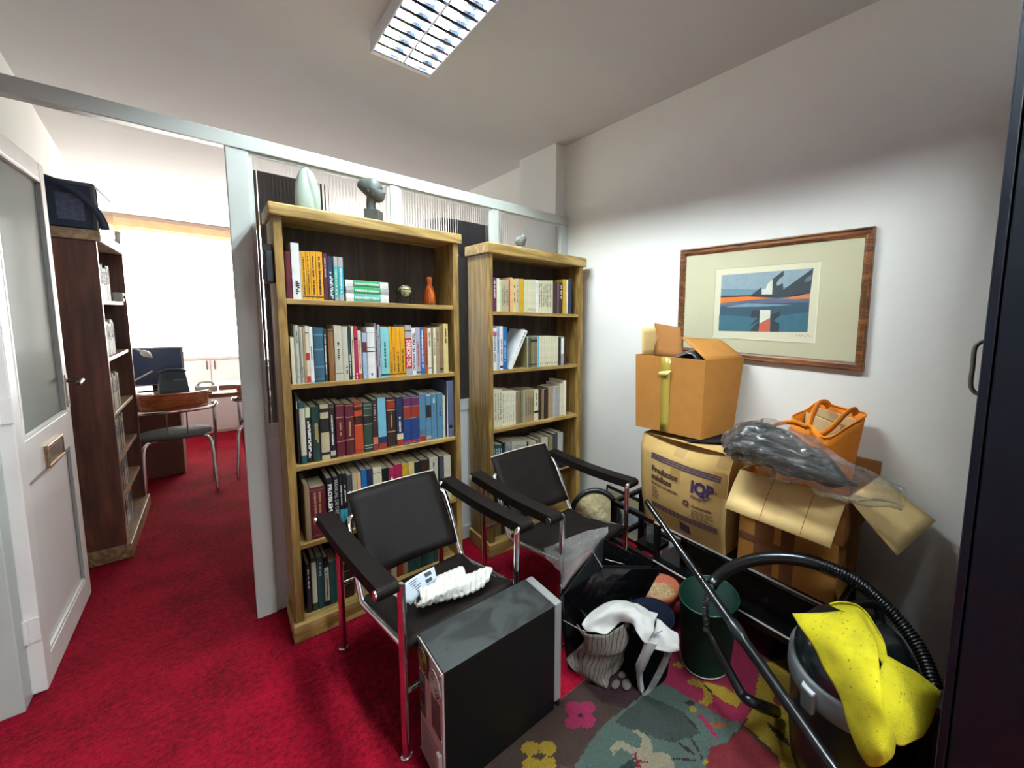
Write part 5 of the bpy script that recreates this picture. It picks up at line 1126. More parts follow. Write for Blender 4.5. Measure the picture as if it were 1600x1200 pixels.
tag(MB().tube(catmull([(XW-.02, 1.46, .0745), (XW-.03, 1.46, .01), (1.76, 1.45, .006), (1.70, 1.50, .006), (1.66, 1.44, .006), (1.60, 1.50, .006), (1.585, 1.60, .006), (1.60, 1.66, .006)], 6), .0028, mat('cable_white', '#c8c4c4', .5), n=8).build('cable'), 'thin white cable trailing over the carpet from the low wall socket', 'cable')
gb = thing('glass_jar', 'small clear glass jar in the open end of the low black table', 'jar', (1.675, 1.40, .209))
tag(MB().box(1.60, 1.74, 1.33, 1.47, .171, .195, SQ).build('cross_board', bevel=.002), 'short black board laid across the lower rails at the open end of the table', 'board')
gb.location.z = .1955; gb.location.y = 1.40
MB().lathe([(0, 0), (.035, 0), (.038, .01), (.038, .08), (.030, .095), (.030, .105)], n=28).build('jar', mat('clear_glass', '#dfe8e4', .05, trans=.9, ior=1.3), gb, solid=.002)
MB().lathe([(.0, .105), (.032, .105), (.032, .118), (0, .119)], n=28).build('lid', CHROME, gb)
# ---------------------------------------------------------------- dark open shopping bag
SB = mat('glossy_black_card', '#08090b', .22, coat=.3); SBI = mat('black_card_inside', '#111214', .5)
Lp, Bp, Rp, Fp = at(872, 934, Z=.33), at(941, 840, Z=.435), at(1033, 889, Z=.375), at(941, 888, Z=.385)
lowL, lowB, lowR, lowF = Vector((.935, 1.22, .012)), Vector((1.13, 1.32, .012)), Vector((1.215, 1.17, .012)), Vector((1.04, 1.10, .012))
sg = thing('shopping_bag', 'big stiff black shopping bag standing open between the computer tower and the bucket', 'bag', (1.08, 1.2, .01))
so = Vector(sg.location)
Fq = at(886, 968, Z=.27)
bagt = [Lp, Fp, Rp, Bp]; bagb = [lowL, lowF, lowR, lowB]
names4 = [((0, 1)), ((1, 2)), ((2, 3)), ((3, 0))]
for i, j in names4:
    g = [[bagb[i].lerp(bagb[j], u).lerp(bagt[i].lerp(bagt[j], u), v)-so+((Vector((-(bagt[j]-bagt[i]).y, (bagt[j]-bagt[i]).x, 0)).normalized())*(.012*math.sin(PI*v)*(1 if u == .5 else .4))) for u in np.linspace(0, 1, 5)] for v in np.linspace(0, 1, 8)]
    MB().grid(g, SB, False).build('side_panel', parent=sg, solid=.0022)
MB().add([p-so for p in bagb], [(0, 1, 2, 3)], SBI).build('base_panel', parent=sg, solid=.003)
# fold-over rims inside
MB().grid([[Fp.lerp(Rp, u)-so+Vector((.012, .02, -.002-.045*v)) for u in np.linspace(0, 1, 4)] for v in (0, 1)], SBI, False).build('inner_fold', parent=sg, solid=.003)
MB().grid([[Lp.lerp(Bp, u)-so+Vector((.030*v, -.01, -.003-.10*v)) for u in np.linspace(0, 1, 4)] for v in (0, 1)], mat('bag_sheen', '#26282b', .3), False).build('inner_fold', parent=sg, solid=.003)
MB().tube([Fp-so+Vector((0, 0, .004)), at(926, 862, Z=.41)-so], .0022, mat('metal_edge', '#9a9a96', .25, .9), n=8).build('metal_clip', parent=sg)
MB().tube([at(946, 874, Z=.37)-so, at(976, 882, Z=.365)-so], .002, mat('metal_edge', '#9a9a96'), n=8).build('metal_clip', parent=sg)
# sheet of clear plastic over its corner
cp = cgrid([[at(849, 857, Z=.43), at(885, 842, Z=.46), at(925, 828, Z=.49), at(951, 822, Z=.50)],
            [at(853, 872, Z=.42), at(885, 862, Z=.45), at(915, 850, Z=.475), at(949, 834, Z=.48)],
            [at(866, 884, Z=.40), at(890, 880, Z=.43), at(912, 868, Z=.45), at(938, 846, Z=.46)],
            [at(878, 900, Z=.38), at(888, 898, Z=.40), at(900, 890, Z=.42), at(925, 866, Z=.43)],
            [at(876, 922, Z=.35), at(880, 920, Z=.36), at(886, 912, Z=.37), at(905, 886, Z=.40)]], 6, 6)
clf = bpy.data.materials.get('clear_film').copy(); clf.name = 'cloudy_film'
for n_ in clf.node_tree.nodes:
    if n_.type == 'MIX_SHADER' and not n_.inputs[0].is_linked: n_.inputs[0].default_value = .2
    if n_.type == 'MAP_RANGE': n_.inputs[3].default_value = .06; n_.inputs[4].default_value = .35
tag(MB().grid(jitter(cp, .012, 26, 2, (.3, -.5, 1)), clf).build('plastic_sleeve'), 'crumpled clear plastic sleeve hanging over the corner of the black shopping bag', 'plastic')
# terracotta pot with dry earth
TC = mat('terracotta', '#a0563a', .75, var=.15, vscale=20, bump=.2, bscale=60)
tcx, tcy = 1.425, 1.135
tp2 = thing('terracotta_pot', 'terracotta pot filled with dry pale earth, behind the black shopping bag', 'pot', (tcx, tcy, .009))
MB().lathe([(0, 0), (.062, 0), (.070, .04), (.090, .135), (.098, .140), (.098, .168), (.088, .168), (.084, .120), (0, .118)], n=40).build('pot', TC, tp2)
MB().grid([[(.085*r*math.cos(a), .085*r*math.sin(a), .135+.012*mnoise.noise(Vector((r*math.cos(a)*4, r*math.sin(a)*4, 1)))-.012*r) for a in np.linspace(0, 2*PI, 41)[:-1]] for r in np.linspace(.001, 1, 12)], mat('dry_earth', '#9a8460', .95, var=.35, vscale=60, bump=.9, bscale=90), close=True).build('earth', parent=tp2, solid=.006)
# striped bag slumped in front, with white liner
ST = bpy.data.materials.new('striped_fabric'); ST.use_nodes = True; nt = ST.node_tree; b = nt.nodes['Principled BSDF']
uv = nt.nodes.new('ShaderNodeAttribute'); uv.attribute_name = 'stripe'; cr = nt.nodes.new('ShaderNodeValToRGB'); cr.color_ramp.interpolation = 'CONSTANT'
cr.color_ramp.elements[0].color = lin('#1c1a18'); cr.color_ramp.elements[1].position = .16; cr.color_ramp.elements[1].color = lin('#77716b')
fr2 = nt.nodes.new('ShaderNodeMath'); fr2.operation = 'FRACT'; nt.links.new(uv.outputs['Fac'], fr2.inputs[0]); nt.links.new(fr2.outputs[0], cr.inputs[0]); nt.links.new(cr.outputs[0], b.inputs['Base Color']); b.inputs['Roughness'].default_value = .5
sbx = thing('striped_bag', 'slumped grey plastic bag with thin black stripes, in front of the black shopping bag', 'bag', (.985, 1.04, .009))
s0 = Vector(sbx.location)
def col_pts(ps, zs): return [at(x, y, Z=z) for (x, y), z in zip(ps, zs)]
cols = [col_pts([(900, 975), (912, 1003), (884, 1030), (905, 1052), (940, 1063)], (.27, .20, .11, .05, .012)),
        col_pts([(914, 990), (916, 1012), (900, 1020), (905, 1050), (925, 1062)], (.28, .20, .13, .06, .012)),
        col_pts([(932, 992), (930, 1022), (922, 1022), (915, 1052), (930, 1068)], (.28, .18, .16, .07, .012)),
        col_pts([(950, 992), (944, 1022), (940, 1025), (930, 1058), (938, 1073)], (.275, .19, .16, .06, .012)),
        col_pts([(966, 980), (960, 1018), (948, 1030), (945, 1058), (948, 1075)], (.275, .18, .14, .05, .012)),
        col_pts([(985, 965), (978, 1010), (970, 1020), (955, 1045), (953, 1060)], (.28, .19, .14, .06, .02)),
        col_pts([(980, 955), (985, 990), (984, 1005), (975, 1030), (968, 1045)], (.27, .20, .14, .07, .02))]
gr = [catmull(c_, 6) for c_ in cols]; gr = [catmull([g_[k] for g_ in gr], 8) for k in range(len(gr[0]))]
gr = jitter(gr, .010, 24, 4, (.5, -.7, .2))
o = MB().grid([[p-s0 for p in r] for r in gr], ST).build('bag_front', parent=sbx, solid=.002)
at_ = o.data.attributes.new('stripe', 'FLOAT', 'POINT'); nC = len(gr[0]); at_.data.foreach_set('value', [((i % nC)/(nC-1))*15.0 for i in range(len(o.data.vertices))])
g = [[p-s0+Vector((.06+.04*math.sin(PI*k/(len(gr)-1)), .05, 0)) for p in r] for k, r in enumerate(gr)]
MB().grid(g, mat('dark_lining', '#15100f', .7)).build('bag_back', parent=sbx, solid=.002)
# dark blue bin carrying the white liner
bc = (1.165, .985)
bn = thing('waste_basket', 'dark blue round waste basket under the white liner bag, beside the green bucket', 'waste basket', (bc[0], bc[1], .009))
MB().lathe([(0, .004), (.085, .004), (.092, .01), (.108, .235), (.112, .238), (.112, .243), (.106, .243), (.090, .014), (0, .012)], n=44).build('body', mat('navy_plastic', '#050a16', .8, spec=.1), bn)
WL = mat('white_liner', '#b2b2b0', .55, bump=.25, bscale=40)
wl = thing('white_liner', 'white plastic liner bag with a clear handle, draped over the dark blue waste basket', 'bag', (1.12, 1.0, .25))
w0 = Vector(wl.location)
def sheet(rows, mt, name, par, o_, th=.0015, j=0, sd=0):
    g_ = cgrid([[at(x, y, Z=z) for x, y, z in r] for r in rows], 7, 7)
    if j: g_ = jitter(g_, j, 28, sd, (.4, -.6, .7))
    return MB().grid([[p-o_ for p in r] for r in g_], mt).build(name, parent=par, solid=th)
sheet([[(909, 975, .30), (914, 984, .285), (930, 988, .29), (950, 990, .285)],
       [(922, 958, .31), (932, 966, .325), (945, 972, .31), (960, 981, .285)],
       [(945, 943, .32), (955, 950, .345), (964, 960, .33), (970, 972, .29)],
       [(965, 938, .325), (975, 948, .345), (980, 960, .33), (984, 974, .30)],
       [(990, 942, .32), (995, 952, .335), (993, 968, .325), (995, 985, .30)],
       [(1012, 952, .31), (1012, 965, .32), (1008, 982, .305), (1003, 1002, .275)],
       [(1027, 959, .30), (1024, 972, .305), (1020, 990, .29), (1010, 1008, .255)]], WL, 'liner', wl, w0, j=.010)
sheet([[(1026, 966, .29), (1038, 974, .285), (1048, 985, .27), (1058, 990, .26)],
       [(1024, 980, .28), (1034, 988, .28), (1048, 997, .262), (1062, 1000, .25)],
       [(1018, 995, .265), (1030, 1002, .262), (1046, 1010, .245), (1062, 1012, .235)],
       [(1008, 1006, .25), (1026, 1014, .245), (1044, 1020, .225), (1062, 1016, .225)]], WL, 'liner_edge', wl, w0, j=.008, sd=5)
MB().prism([(-.014, 0), (-.006, .014), (.010, .014), (.014, .002), (.006, -.014), (-.010, -.012)], 'Z', -.001, .001).build('dark_seal', mat('seal_grey', '#2c3532', .5), wl, loc=at(1029, 988, Z=.296)-w0, rot=(-.6, .5, .3))
cs = [[(1008, 1000, .27), (1018, 1003, .27), (1028, 1006, .265)], [(1002, 1018, .22), (1010, 1022, .22), (1018, 1022, .22)], [(993, 1040, .14), (1000, 1046, .14), (1008, 1044, .14)], [(994, 1056, .08), (1000, 1060, .08), (1004, 1056, .08)], [(998, 1080, .015), (1003, 1084, .015), (1006, 1080, .015)]]
HND = mat('grey_strap', '#a0a0a4', .3, coat=.4)
sheet(cs, HND, 'handle', wl, w0, .001, .006)
sheet([[(1040, 1015, .22), (1045, 1018, .22), (1050, 1020, .22)], [(1030, 1040, .13), (1035, 1044, .13), (1040, 1044, .13)], [(1012, 1074, .03), (1017, 1076, .03), (1022, 1076, .03)], [(1002, 1086, .012), (1006, 1088, .012), (1010, 1086, .012)]], clf, 'clear_gusset', wl, w0, .001, .004)
# pale pebbles under the striped bag
for k, (x, y, s) in enumerate(((974, 1054, .021), (962, 1070, .020), (979, 1070, .024))):
    p = at(x, y, Z=.012); o = tag(MB().sphere((0, 0, .006), s, n=20, sc=(1.1, .8, .26)).build('slipper_pad', mat('pad_grey', '#5c5650', .8, var=.15, vscale=50), loc=(p.x, p.y, .009), rot=(0, 0, .4*k)), ('oval grey pad on the rug, farthest of three beside the striped bag', 'oval grey pad on the rug, touching the striped bag\'s side', 'oval grey pad on the rug, nearest the clear handle strap')[k], 'pad', 'grey pads on the rug')
tag(MB().tube([at(880, 969, Z=.325), at(900, 980, Z=.31), at(916, 988, Z=.297)], .0014, mat('wire_silver', '#b0b0b0', .25, .9), n=6).build('wire_rod'), 'thin metal rod sticking out from the striped bag towards the computer tower', 'rod')

# ---------------------------------------------------------------- green bucket
GB = mat('green_enamel', '#041e15', .6, spec=.15); 
bkt = thing('metal_bucket', 'dark green metal waste bucket on the rug beside the vacuum hose', 'bucket', (1.392, .838, .009))
MB().lathe([(0, .006), (.098, .006), (.104, .0), (.108, .003), (.108, .010), (.126, .292), (.130, .295), (.130, .300), (.125, .300), (.106, .012), (0, .011)], n=56).build('body', GB, bkt)
MB().tube([(.106*math.cos(a), .106*math.sin(a), .006) for a in np.linspace(0, 2*PI, 57)[:-1]], .004, mat('tin_rim', '#a8a49c', .35, .6), closed=True).build('base_rim', parent=bkt)
MB().tube([(.1275*math.cos(a), .1275*math.sin(a), .298) for a in np.linspace(0, 2*PI, 57)[:-1]], .0032, mat('rim_green', '#16402c', .3, .3), closed=True).build('top_rim', parent=bkt)

# ---------------------------------------------------------------- vacuum cleaner
VC = (1.345, .268); vcl = thing('vacuum_cleaner', 'black drum vacuum cleaner with a grey band, half under the yellow cloth', 'vacuum cleaner', (VC[0], VC[1], .009))
VB = mat('vacuum_black', '#0b0c0e', .3); VG = mat('vacuum_grey', '#54585a', .4)
MB().lathe([(0, .02), (.155, .02), (.168, .035), (.178, .12), (.183, .30), (.183, .335)], n=64).build('drum', VB, vcl)
MB().lathe([(.183, .325), (.192, .33), (.195, .345), (.193, .392), (.186, .400), (.176, .400)], n=64).build('band', VG, vcl)
MB().lathe([(.180, .395), (.178, .415), (.168, .450), (.145, .485), (.105, .512), (.05, .522), (0, .524)], n=64).build('lid', mat('vacuum_lid', '#12181c', .22, coat=.3), vcl)
for a in (2.75, 5.9):
    c_, s_ = math.cos(a), math.sin(a); R3 = Matrix.Rotation(a, 3, 'Z')
    m = MB(); m.hexa([R3 @ Vector(p) for p in ((.188, -.025, .31), (.204, -.020, .31), (.204, .020, .31), (.188, .025, .31), (.188, -.028, .385), (.206, -.022, .375), (.206, .022, .375), (.188, .028, .385))])
    m.build('latch', mat('latch_grey', '#5c6062', .3, .3), vcl, bevel=.004)
MB().tube(catmull([(.10, -.05, .50), (.11, -.03, .545), (.05, .01, .560), (-.02, .04, .545), (-.03, .05, .50)], 6), .014, VB).build('carry_handle', parent=vcl)
for a in np.linspace(.4, 2*PI+.4, 6)[:-1]:
    cst = MB().sphere((.135*math.cos(a), .135*math.sin(a), .0205), .020, VB, sc=(1, .6, 1)).build('castor', parent=vcl)
# hose (one thing with the cleaner): smooth sleeve, ribbed runs, hand grip
def V(*p): return Vector(p)
hp = [at(1462, 1075, X=1.40), at(1440, 1020, X=1.46), at(1405, 970, X=1.50), at(1360, 925, X=1.51), at(1310, 893, X=1.47), at(1250, 874, X=1.44), at(1190, 873, X=1.41), at(1145, 886, X=1.37), at(1118, 906, X=1.33), at(1106, 930, X=1.27), at(1102, 955, X=1.24), at(1106, 982, X=1.225)]
vl = Vector(vcl.location)
hp = [p-vl for p in hp]; hc = catmull(hp, 26)
n1 = 26*5-8; n2 = 26*8+8
def ribbed(path, r, amp, per=.0085):
    out = []; L = 0; rs = []
    for i, p in enumerate(path):
        if i: L += (p-path[i-1]).length
        rs.append(r+amp*math.sin(2*PI*L/per))
    return rs
def resample(path, d):
    out = [path[0]]; acc = 0
    for a, b_ in zip(path[:-1], path[1:]):
        s = (b_-a).length
        while acc+s >= d:
            t = (d-acc)/s; a = a.lerp(b_, t); out.append(a); s = (b_-a).length; acc = 0
        acc += s
    return out
r1 = resample(hc[:n1], .0022); MB().tube(r1, ribbed(r1, .0215, .0024, .0095), VB, n=20).build('hose', parent=vcl)
MB().tube(hc[n1-6:n2+4:3], .0235, mat('hose_sleeve', '#0d0f11', .25), n=20).build('hose_sleeve', parent=vcl)
r2 = resample(hc[n2:], .0022); MB().tube(r2, ribbed(r2, .0125, .0026, .0075), mat('hose_rib', '#26282a', .35), n=18).build('hose', parent=vcl)
gp = [p-vl for p in (at(1105, 978, X=1.225), at(1114, 1000, X=1.215), at(1140, 1050, X=1.20), at(1160, 1085, X=1.19), at(1178, 1098, X=1.185), at(1213, 1112, Z=.045))]
MB().tube(catmull(gp, 6), [.014]*6+[.0165]*20+[.019]*5, VB, n=20).build('hand_grip', parent=vcl)
MB().sphere(at(1106, 983, X=1.223)-vl, .019, mat('grip_collar', '#1c1e20', .2, coat=.6), sc=(1, 1, .7)).build('grip_collar', parent=vcl)
# long wand: leaning over table edge
wa, wb = at(1010, 783, X=1.36), at(1310, 1212, X=1.06)
wd = thing('vacuum_wand', 'long black telescopic vacuum tube slanting from the medicine carton down to the drum', 'tube', wa)
d_ = wb-wa
def WP(t): return d_*t
MB().tube([WP(0), WP(.46)], .0125, mat('tube_lacquer', '#101214', .14, .3, coat=.6), n=24).build('inner_tube', parent=wd)
wpath = resample([WP(.30), WP(.44)], .0018); MB().tube(wpath, ribbed(wpath, .0132, .0010, .007), mat('tube_lacquer', '#101214'), n=20).build('grip_notches', parent=wd)
MB().tube([WP(.44), WP(.47), WP(.60), WP(.62), WP(1)], [.0135, .0165, .0165, .0175, .0175], VB, n=24).build('outer_tube', parent=wd)
MB().tube([WP(.585), WP(.60), WP(.635), WP(.65)], [.017, .0215, .0215, .018], mat('slider_grey', '#17191b', .3), n=20).build('slider', parent=wd)

# ---------------------------------------------------------------- yellow cloth over the cleaner
YC = bpy.data.materials.new('yellow_duster'); YC.use_nodes = True; nt = YC.node_tree; b = nt.nodes['Principled BSDF']
tc = nt.nodes.new('ShaderNodeTexCoord'); n = nt.nodes.new('ShaderNodeTexNoise'); n.inputs['Scale'].default_value = 110; n.inputs['Detail'].default_value = 2
n5 = nt.nodes.new('ShaderNodeTexNoise'); n5.inputs['Scale'].default_value = 14; n5.inputs['Detail'].default_value = 5
nt.links.new(tc.outputs['Object'], n.inputs[0]); nt.links.new(tc.outputs['Object'], n5.inputs[0])
r1_ = nt.nodes.new('ShaderNodeValToRGB'); r1_.color_ramp.elements[0].position = .27; r1_.color_ramp.elements[0].color = lin('#6a6010'); r1_.color_ramp.elements[1].position = .34; r1_.color_ramp.elements[1].color = lin('#b8ae0a')
mxc = nt.nodes.new('ShaderNodeMixRGB'); mxc.blend_type = 'MULTIPLY'; r2_ = nt.nodes.new('ShaderNodeValToRGB'); r2_.color_ramp.elements[0].position = .3; r2_.color_ramp.elements[0].color = (.72, .72, .6, 1); r2_.color_ramp.elements[1].position = .6
nt.links.new(n.outputs[0], r1_.inputs[0]); nt.links.new(n5.outputs[0], r2_.inputs[0]); mxc.inputs[0].default_value = 1; nt.links.new(r1_.outputs[0], mxc.inputs[1]); nt.links.new(r2_.outputs[0], mxc.inputs[2]); nt.links.new(mxc.outputs[0], b.inputs['Base Color'])
b.inputs['Roughness'].default_value = .95; bp = nt.nodes.new('ShaderNodeBump'); bp.inputs['Strength'].default_value = .6; bp.inputs['Distance'].default_value = .003
n6 = nt.nodes.new('ShaderNodeTexNoise'); n6.inputs['Scale'].default_value = 380; nt.links.new(tc.outputs['Object'], n6.inputs[0]); nt.links.new(n6.outputs[0], bp.inputs['Height']); nt.links.new(bp.outputs[0], b.inputs['Normal'])
yc = thing('yellow_cloth', 'bright yellow felt duster draped over the vacuum cleaner', 'cloth', (1.22, .27, .5))
y0_ = Vector(yc.location)
def ysheet(rows, name, j=.006, sd=0):
    g_ = cgrid([[at(x, y, Z=z) for x, y, z in r] for r in rows], 8, 8); g_ = jitter(g_, j, 14, sd, (.5, -.3, .8))
    return MB().grid([[p-y0_ for p in r] for r in g_], YC).build(name, parent=yc, solid=.003)
ysheet([[(1238, 958, .535), (1270, 958, .555), (1302, 957, .57), (1330, 949, .58), (1345, 958, .575)],
        [(1258, 990, .52), (1290, 988, .56), (1325, 985, .585), (1352, 985, .59), (1366, 1000, .585)],
        [(1279, 1025, .50), (1302, 1014, .555), (1335, 1015, .58), (1362, 1022, .585), (1374, 1045, .575)],
        [(1293, 1055, .485), (1320, 1050, .53), (1350, 1055, .56), (1370, 1062, .57), (1377, 1080, .56)],
        [(1312, 1090, .46), (1335, 1090, .50), (1356, 1092, .53), (1372, 1098, .54), (1382, 1110, .53)],
        [(1324, 1130, .42), (1345, 1130, .46), (1368, 1132, .49), (1385, 1135, .50), (1396, 1140, .49)],
        [(1340, 1170, .38), (1358, 1172, .42), (1376, 1173, .45), (1390, 1170, .455), (1398, 1160, .45)],
        [(1355, 1196, .35), (1366, 1197, .385), (1380, 1194, .41), (1391, 1186, .42), (1396, 1178, .42)]], 'front_fold')
ysheet([[(1296, 943, .60), (1315, 940, .605), (1338, 944, .60), (1356, 958, .59)],
        [(1300, 948, .585), (1325, 946, .59), (1352, 958, .585), (1372, 985, .58)],
        [(1335, 965, .58), (1350, 972, .575), (1370, 990, .57), (1384, 1010, .565)],
        [(1352, 990, .575), (1366, 1000, .565), (1378, 1018, .56), (1387, 1035, .555)],
        [(1362, 1015, .57), (1372, 1025, .56), (1380, 1040, .552), (1386, 1056, .545)]], 'back_fold', .003, 3)
ysheet([[(1384, 1022, .562), (1410, 1038, .55), (1432, 1050, .535), (1455, 1068, .515), (1471, 1082, .50)],
        [(1372, 1055, .550), (1402, 1062, .545), (1424, 1070, .53), (1448, 1082, .51), (1468, 1092, .49)],
        [(1368, 1085, .535), (1398, 1090, .53), (1420, 1095, .515), (1442, 1102, .49), (1462, 1108, .465)],
        [(1374, 1115, .512), (1400, 1118, .505), (1418, 1122, .49), (1438, 1126, .465), (1455, 1128, .44)],
        [(1382, 1140, .48), (1404, 1142, .475), (1418, 1145, .46), (1432, 1146, .44), (1446, 1144, .42)],
        [(1388, 1160, .45), (1408, 1165, .44), (1418, 1162, .43), (1430, 1156, .42), (1440, 1152, .41)]], 'side_fold', .006, 7)

# ---------------------------------------------------------------- navy cabinet at the right edge
NV = mat('navy_lacquer', '#03050c', .45, spec=.25)
nc = thing('steel_cabinet', 'tall dark navy cabinet standing at the right edge of the view', 'cabinet', (1.45, -.33, 0))
MB().box(-.30, .30, -.35, .345, .0005, 2.32, NV).build('body', parent=nc, bevel=.003)
dd = MB().box(-.299, .299, .349, .3665, .04, 2.31, NV).build('door', parent=nc, bevel=.002)
dd2 = MB().box(-.3002, -.2985, .3655, .3672, .04, 2.31, mat('door_edge', '#3a3c40', .3, .6)).build('edge_strip', parent=dd)
hz0, hz1 = 1.318, 1.452; hx = -.15
MB().tube(catmull([(hx, .3665, hz0), (hx, .378, hz0+.004), (hx, .387, hz0+.022), (hx, .387, (hz0+hz1)/2), (hx, .387, hz1-.022), (hx, .378, hz1-.004), (hx, .3665, hz1)], 6), .0055, mat('handle_grey', '#6a6b60', .35, .5)).build('handle', parent=dd)

# ---------------------------------------------------------------- far office
DKW = wood('dark_wood', '#4a2a20', '#62382a', '#764836', 'Z', 5, .4, .4)
DKWX = wood('dark_wood_light', '#8a7058', '#a08668', '#b89c7c', 'Y', 6, .4, .4)
bc3 = thing('bookcase', 'dark-sided tall bookcase in the far office, seen from its side beyond the door', 'bookcase', (-.54, 4.09, 0))
X0, X1_, Y0, Y1_ = -.125, .105, -.445, .445
MB().box(X0, X1_, Y0, Y0+.028, .085, 1.82).build('side_panel', DKW, bc3, bevel=.002)
MB().box(X0, X1_, Y1_-.028, Y1_, .085, 1.82).build('side_panel', DKW, bc3, bevel=.002)
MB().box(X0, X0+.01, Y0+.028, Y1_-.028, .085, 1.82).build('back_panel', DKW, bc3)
MB().box(X0, X1_+.018, Y0-.014, Y1_+.014, 1.82, 1.875).build('top_board', DKWX, bc3, bevel=.005)
MB().box(X0, X1_+.018, Y0-.014, Y1_+.014, .001, .085).build('plinth', wood('plinth_wood', '#6a5038', '#86694a', '#9c805c', 'Y', 8), bc3, bevel=.004)
SH3 = (1.50, 1.17, .84, .56, .32)
for z in SH3: MB().box(X0+.01, X1_-.012, Y0+.028, Y1_-.028, z-.022, z).build('shelf', DKWX, bc3, bevel=.002)
rr = random.Random(5)
cn = ['greycream', 'grey', 'cream', 'steel', 'greygreen', 'dkgrey', 'beige', 'maroon']
for si, z in enumerate(SH3+(.085,)):
    y = 4.09+Y0+.032; sn = ('top', 'second', 'third', 'fourth', 'fifth', 'bottom')[si]
    for k in range(17):
        w_ = rr.uniform(.020, .036); h_ = rr.uniform(.19, .22) if z > .3 else .18; c = cn[(si*3+k) % 8]
        d_ = {'greycream': 'pale grey', 'grey': 'grey', 'cream': 'cream', 'steel': 'steel blue', 'greygreen': 'grey-green', 'dkgrey': 'dark grey', 'beige': 'beige', 'maroon': 'maroon'}[c]
        book(w_, h_, .15, c, d_+' hardback', '%s hardback, %s from the near end, %s shelf of the far bookcase' % (d_, ordinal(k), sn), 'books on the %s shelf of the far bookcase' % sn, 'T k .1 .5', (-.54+X1_-.030, y+w_/2, z+.0004), (0, 0, PI/2)); y += w_+.001
sp_ = tag(MB().box(-.47, -.425, 4.28, 4.36, 1.5004, 1.56, mat('pale_plastic', '#b8b6b0', .5)).build('small_radio', bevel=.008), 'small pale plastic radio on the top shelf of the far bookcase', 'radio')
MB().lathe([(0, 0), (.012, 0), (.012, .006), (0, .006)], (0, 0, 0), BLACKPL, n=16).build('dial', parent=sp_, loc=(-.425, 4.32, 1.53), rot=(0, PI/2, 0))
# old monitor on top and the dark hoop before it
NB = mat('blue_black_plastic', '#28344e', .4)
tv = thing('old_television', 'dark blue-black box television on top of the far bookcase', 'television', (-.54, 4.06, 1.876))
MB().box(-.125, .10, -.26, .26, 0, .275).build('case', mat('tv_case', '#5a5d66', .5), tv, bevel=.01)
MB().box(-.11, .085, -.268, -.258, .02, .255).build('panel', NB, tv, bevel=.006)
MB().box(-.03, .06, -.271, -.266, .06, .20).build('vent_panel', mat('tv_vent', '#5c6484', .6, var=.3, vscale=60), tv)
MB().box(.098, .104, -.24, .24, .03, .25).build('screen', mat('tv_screen', '#10151e', .15, coat=.5), tv, bevel=.004)
hoop = tag(MB().grid([[(-.66+.25*math.sin(a)*1.0, 3.74-.0+.10*k, 1.8765+.27*math.cos(a)) for k in (0, .16)] for a in np.linspace(.0, 1.50, 24)], NB).build('plastic_hood', solid=.03), 'curved navy plastic hood arching beside the television on the far bookcase', 'hood')
tag(MB().lathe([(0, 0), (.028, 0), (.034, .09), (.031, .09), (.026, .005), (0, .004)], n=28).build('cup', mat('white_china', '#dcdad4', .3), loc=(-.455, 4.40, 1.876)), 'white cup on the far end of the far bookcase top', 'cup')
# desk
DW_ = wood('desk_wood', '#7a4e30', '#9a6a44', '#b08058', 'X', 5, .3, .3)
dk = thing('office_desk', 'brown wooden office desk in front of the far window', 'desk', (.15, 5.28, 0))
gx = [-.86, -.6, -.3, 0, .3, .6, .95]; fr0 = [-.36, -.38, -.42, -.45, -.46, -.45, -.42]
poly = [(x, y) for x, y in zip(gx, fr0)]+[(.95, .32), (-.86, .32)]
MB().prism(poly, 'Z', .712, .750).build('desk_top', DW_, dk, bevel=.006)
MB().box(-.86, -.42, -.06, .26, .001, .711).build('pedestal', mat('pedestal_brown', '#6a4438', .45, var=.1, vscale=6), dk, bevel=.004)
MB().box(.45, .88, -.10, .26, .001, .711).build('pedestal', mat('pedestal_brown', '#6a4438'), dk, bevel=.004)
# flat monitor seen from behind the chair
mn = thing('flat_monitor', 'wide dark flat monitor on the far desk, with a pale frame', 'monitor', (-.40, 5.32, .7505), .05)
MB().box(-.17, .17, -.012, .015, .045, .372).build('case', mat('monitor_frame', '#9a9ea8', .4), mn, bevel=.004)
MB().box(-.16, .155, -.0155, -.011, .055, .362).build('screen', mat('monitor_screen', '#36486a', .22, coat=.2), mn)
MB().box(-.02, .02, .0, .03, .0, .06).box(-.10, .10, -.06, .09, .0, .010).build('stand', BLACKPL, mn, bevel=.003)
ph = thing('desk_telephone', 'dark grey desk telephone in front of the monitor', 'telephone', (-.29, 5.14, .7505), .1)
MB().hexa([(-.09, -.07, 0), (.09, -.07, 0), (.09, .07, 0), (-.09, .07, 0), (-.075, -.06, .02), (.075, -.06, .02), (.075, .06, .16), (-.075, .06, .16)]).build('base', mat('phone_dark', '#2e3a44', .4), ph, bevel=.008)
MB().tube(catmull([(-.07, .02, .165), (-.04, .02, .185), (.04, .02, .185), (.07, .02, .165)], 4), .014, mat('phone_dark', '#2e3a44')).build('handset', parent=ph)
MB().box(.0, .065, -.05, -.045, .03, .09).build('keypad', mat('phone_keys', '#6a747c', .5), ph, rot=(-.6, 0, 0))
dl = thing('desk_lamp', 'white jointed desk lamp arching in front of the monitor', 'lamp', (-.50, 5.02, .7505))
lm = mat('lamp_white', '#d8dad8', .35)
MB().lathe([(0, 0), (.05, 0), (.052, .012), (.03, .02), (0, .022)], n=28).build('base', lm, dl)
lw = lambda x, y, Y=5.02: at(x, y, Y=Y)-Vector(dl.location)
MB().tube([(0, 0, .02), lw(203, 598)], .006, lm).build('lower_arm', parent=dl)
MB().tube([lw(200, 600), lw(238, 580)], .006, lm).build('joint_arm', parent=dl)
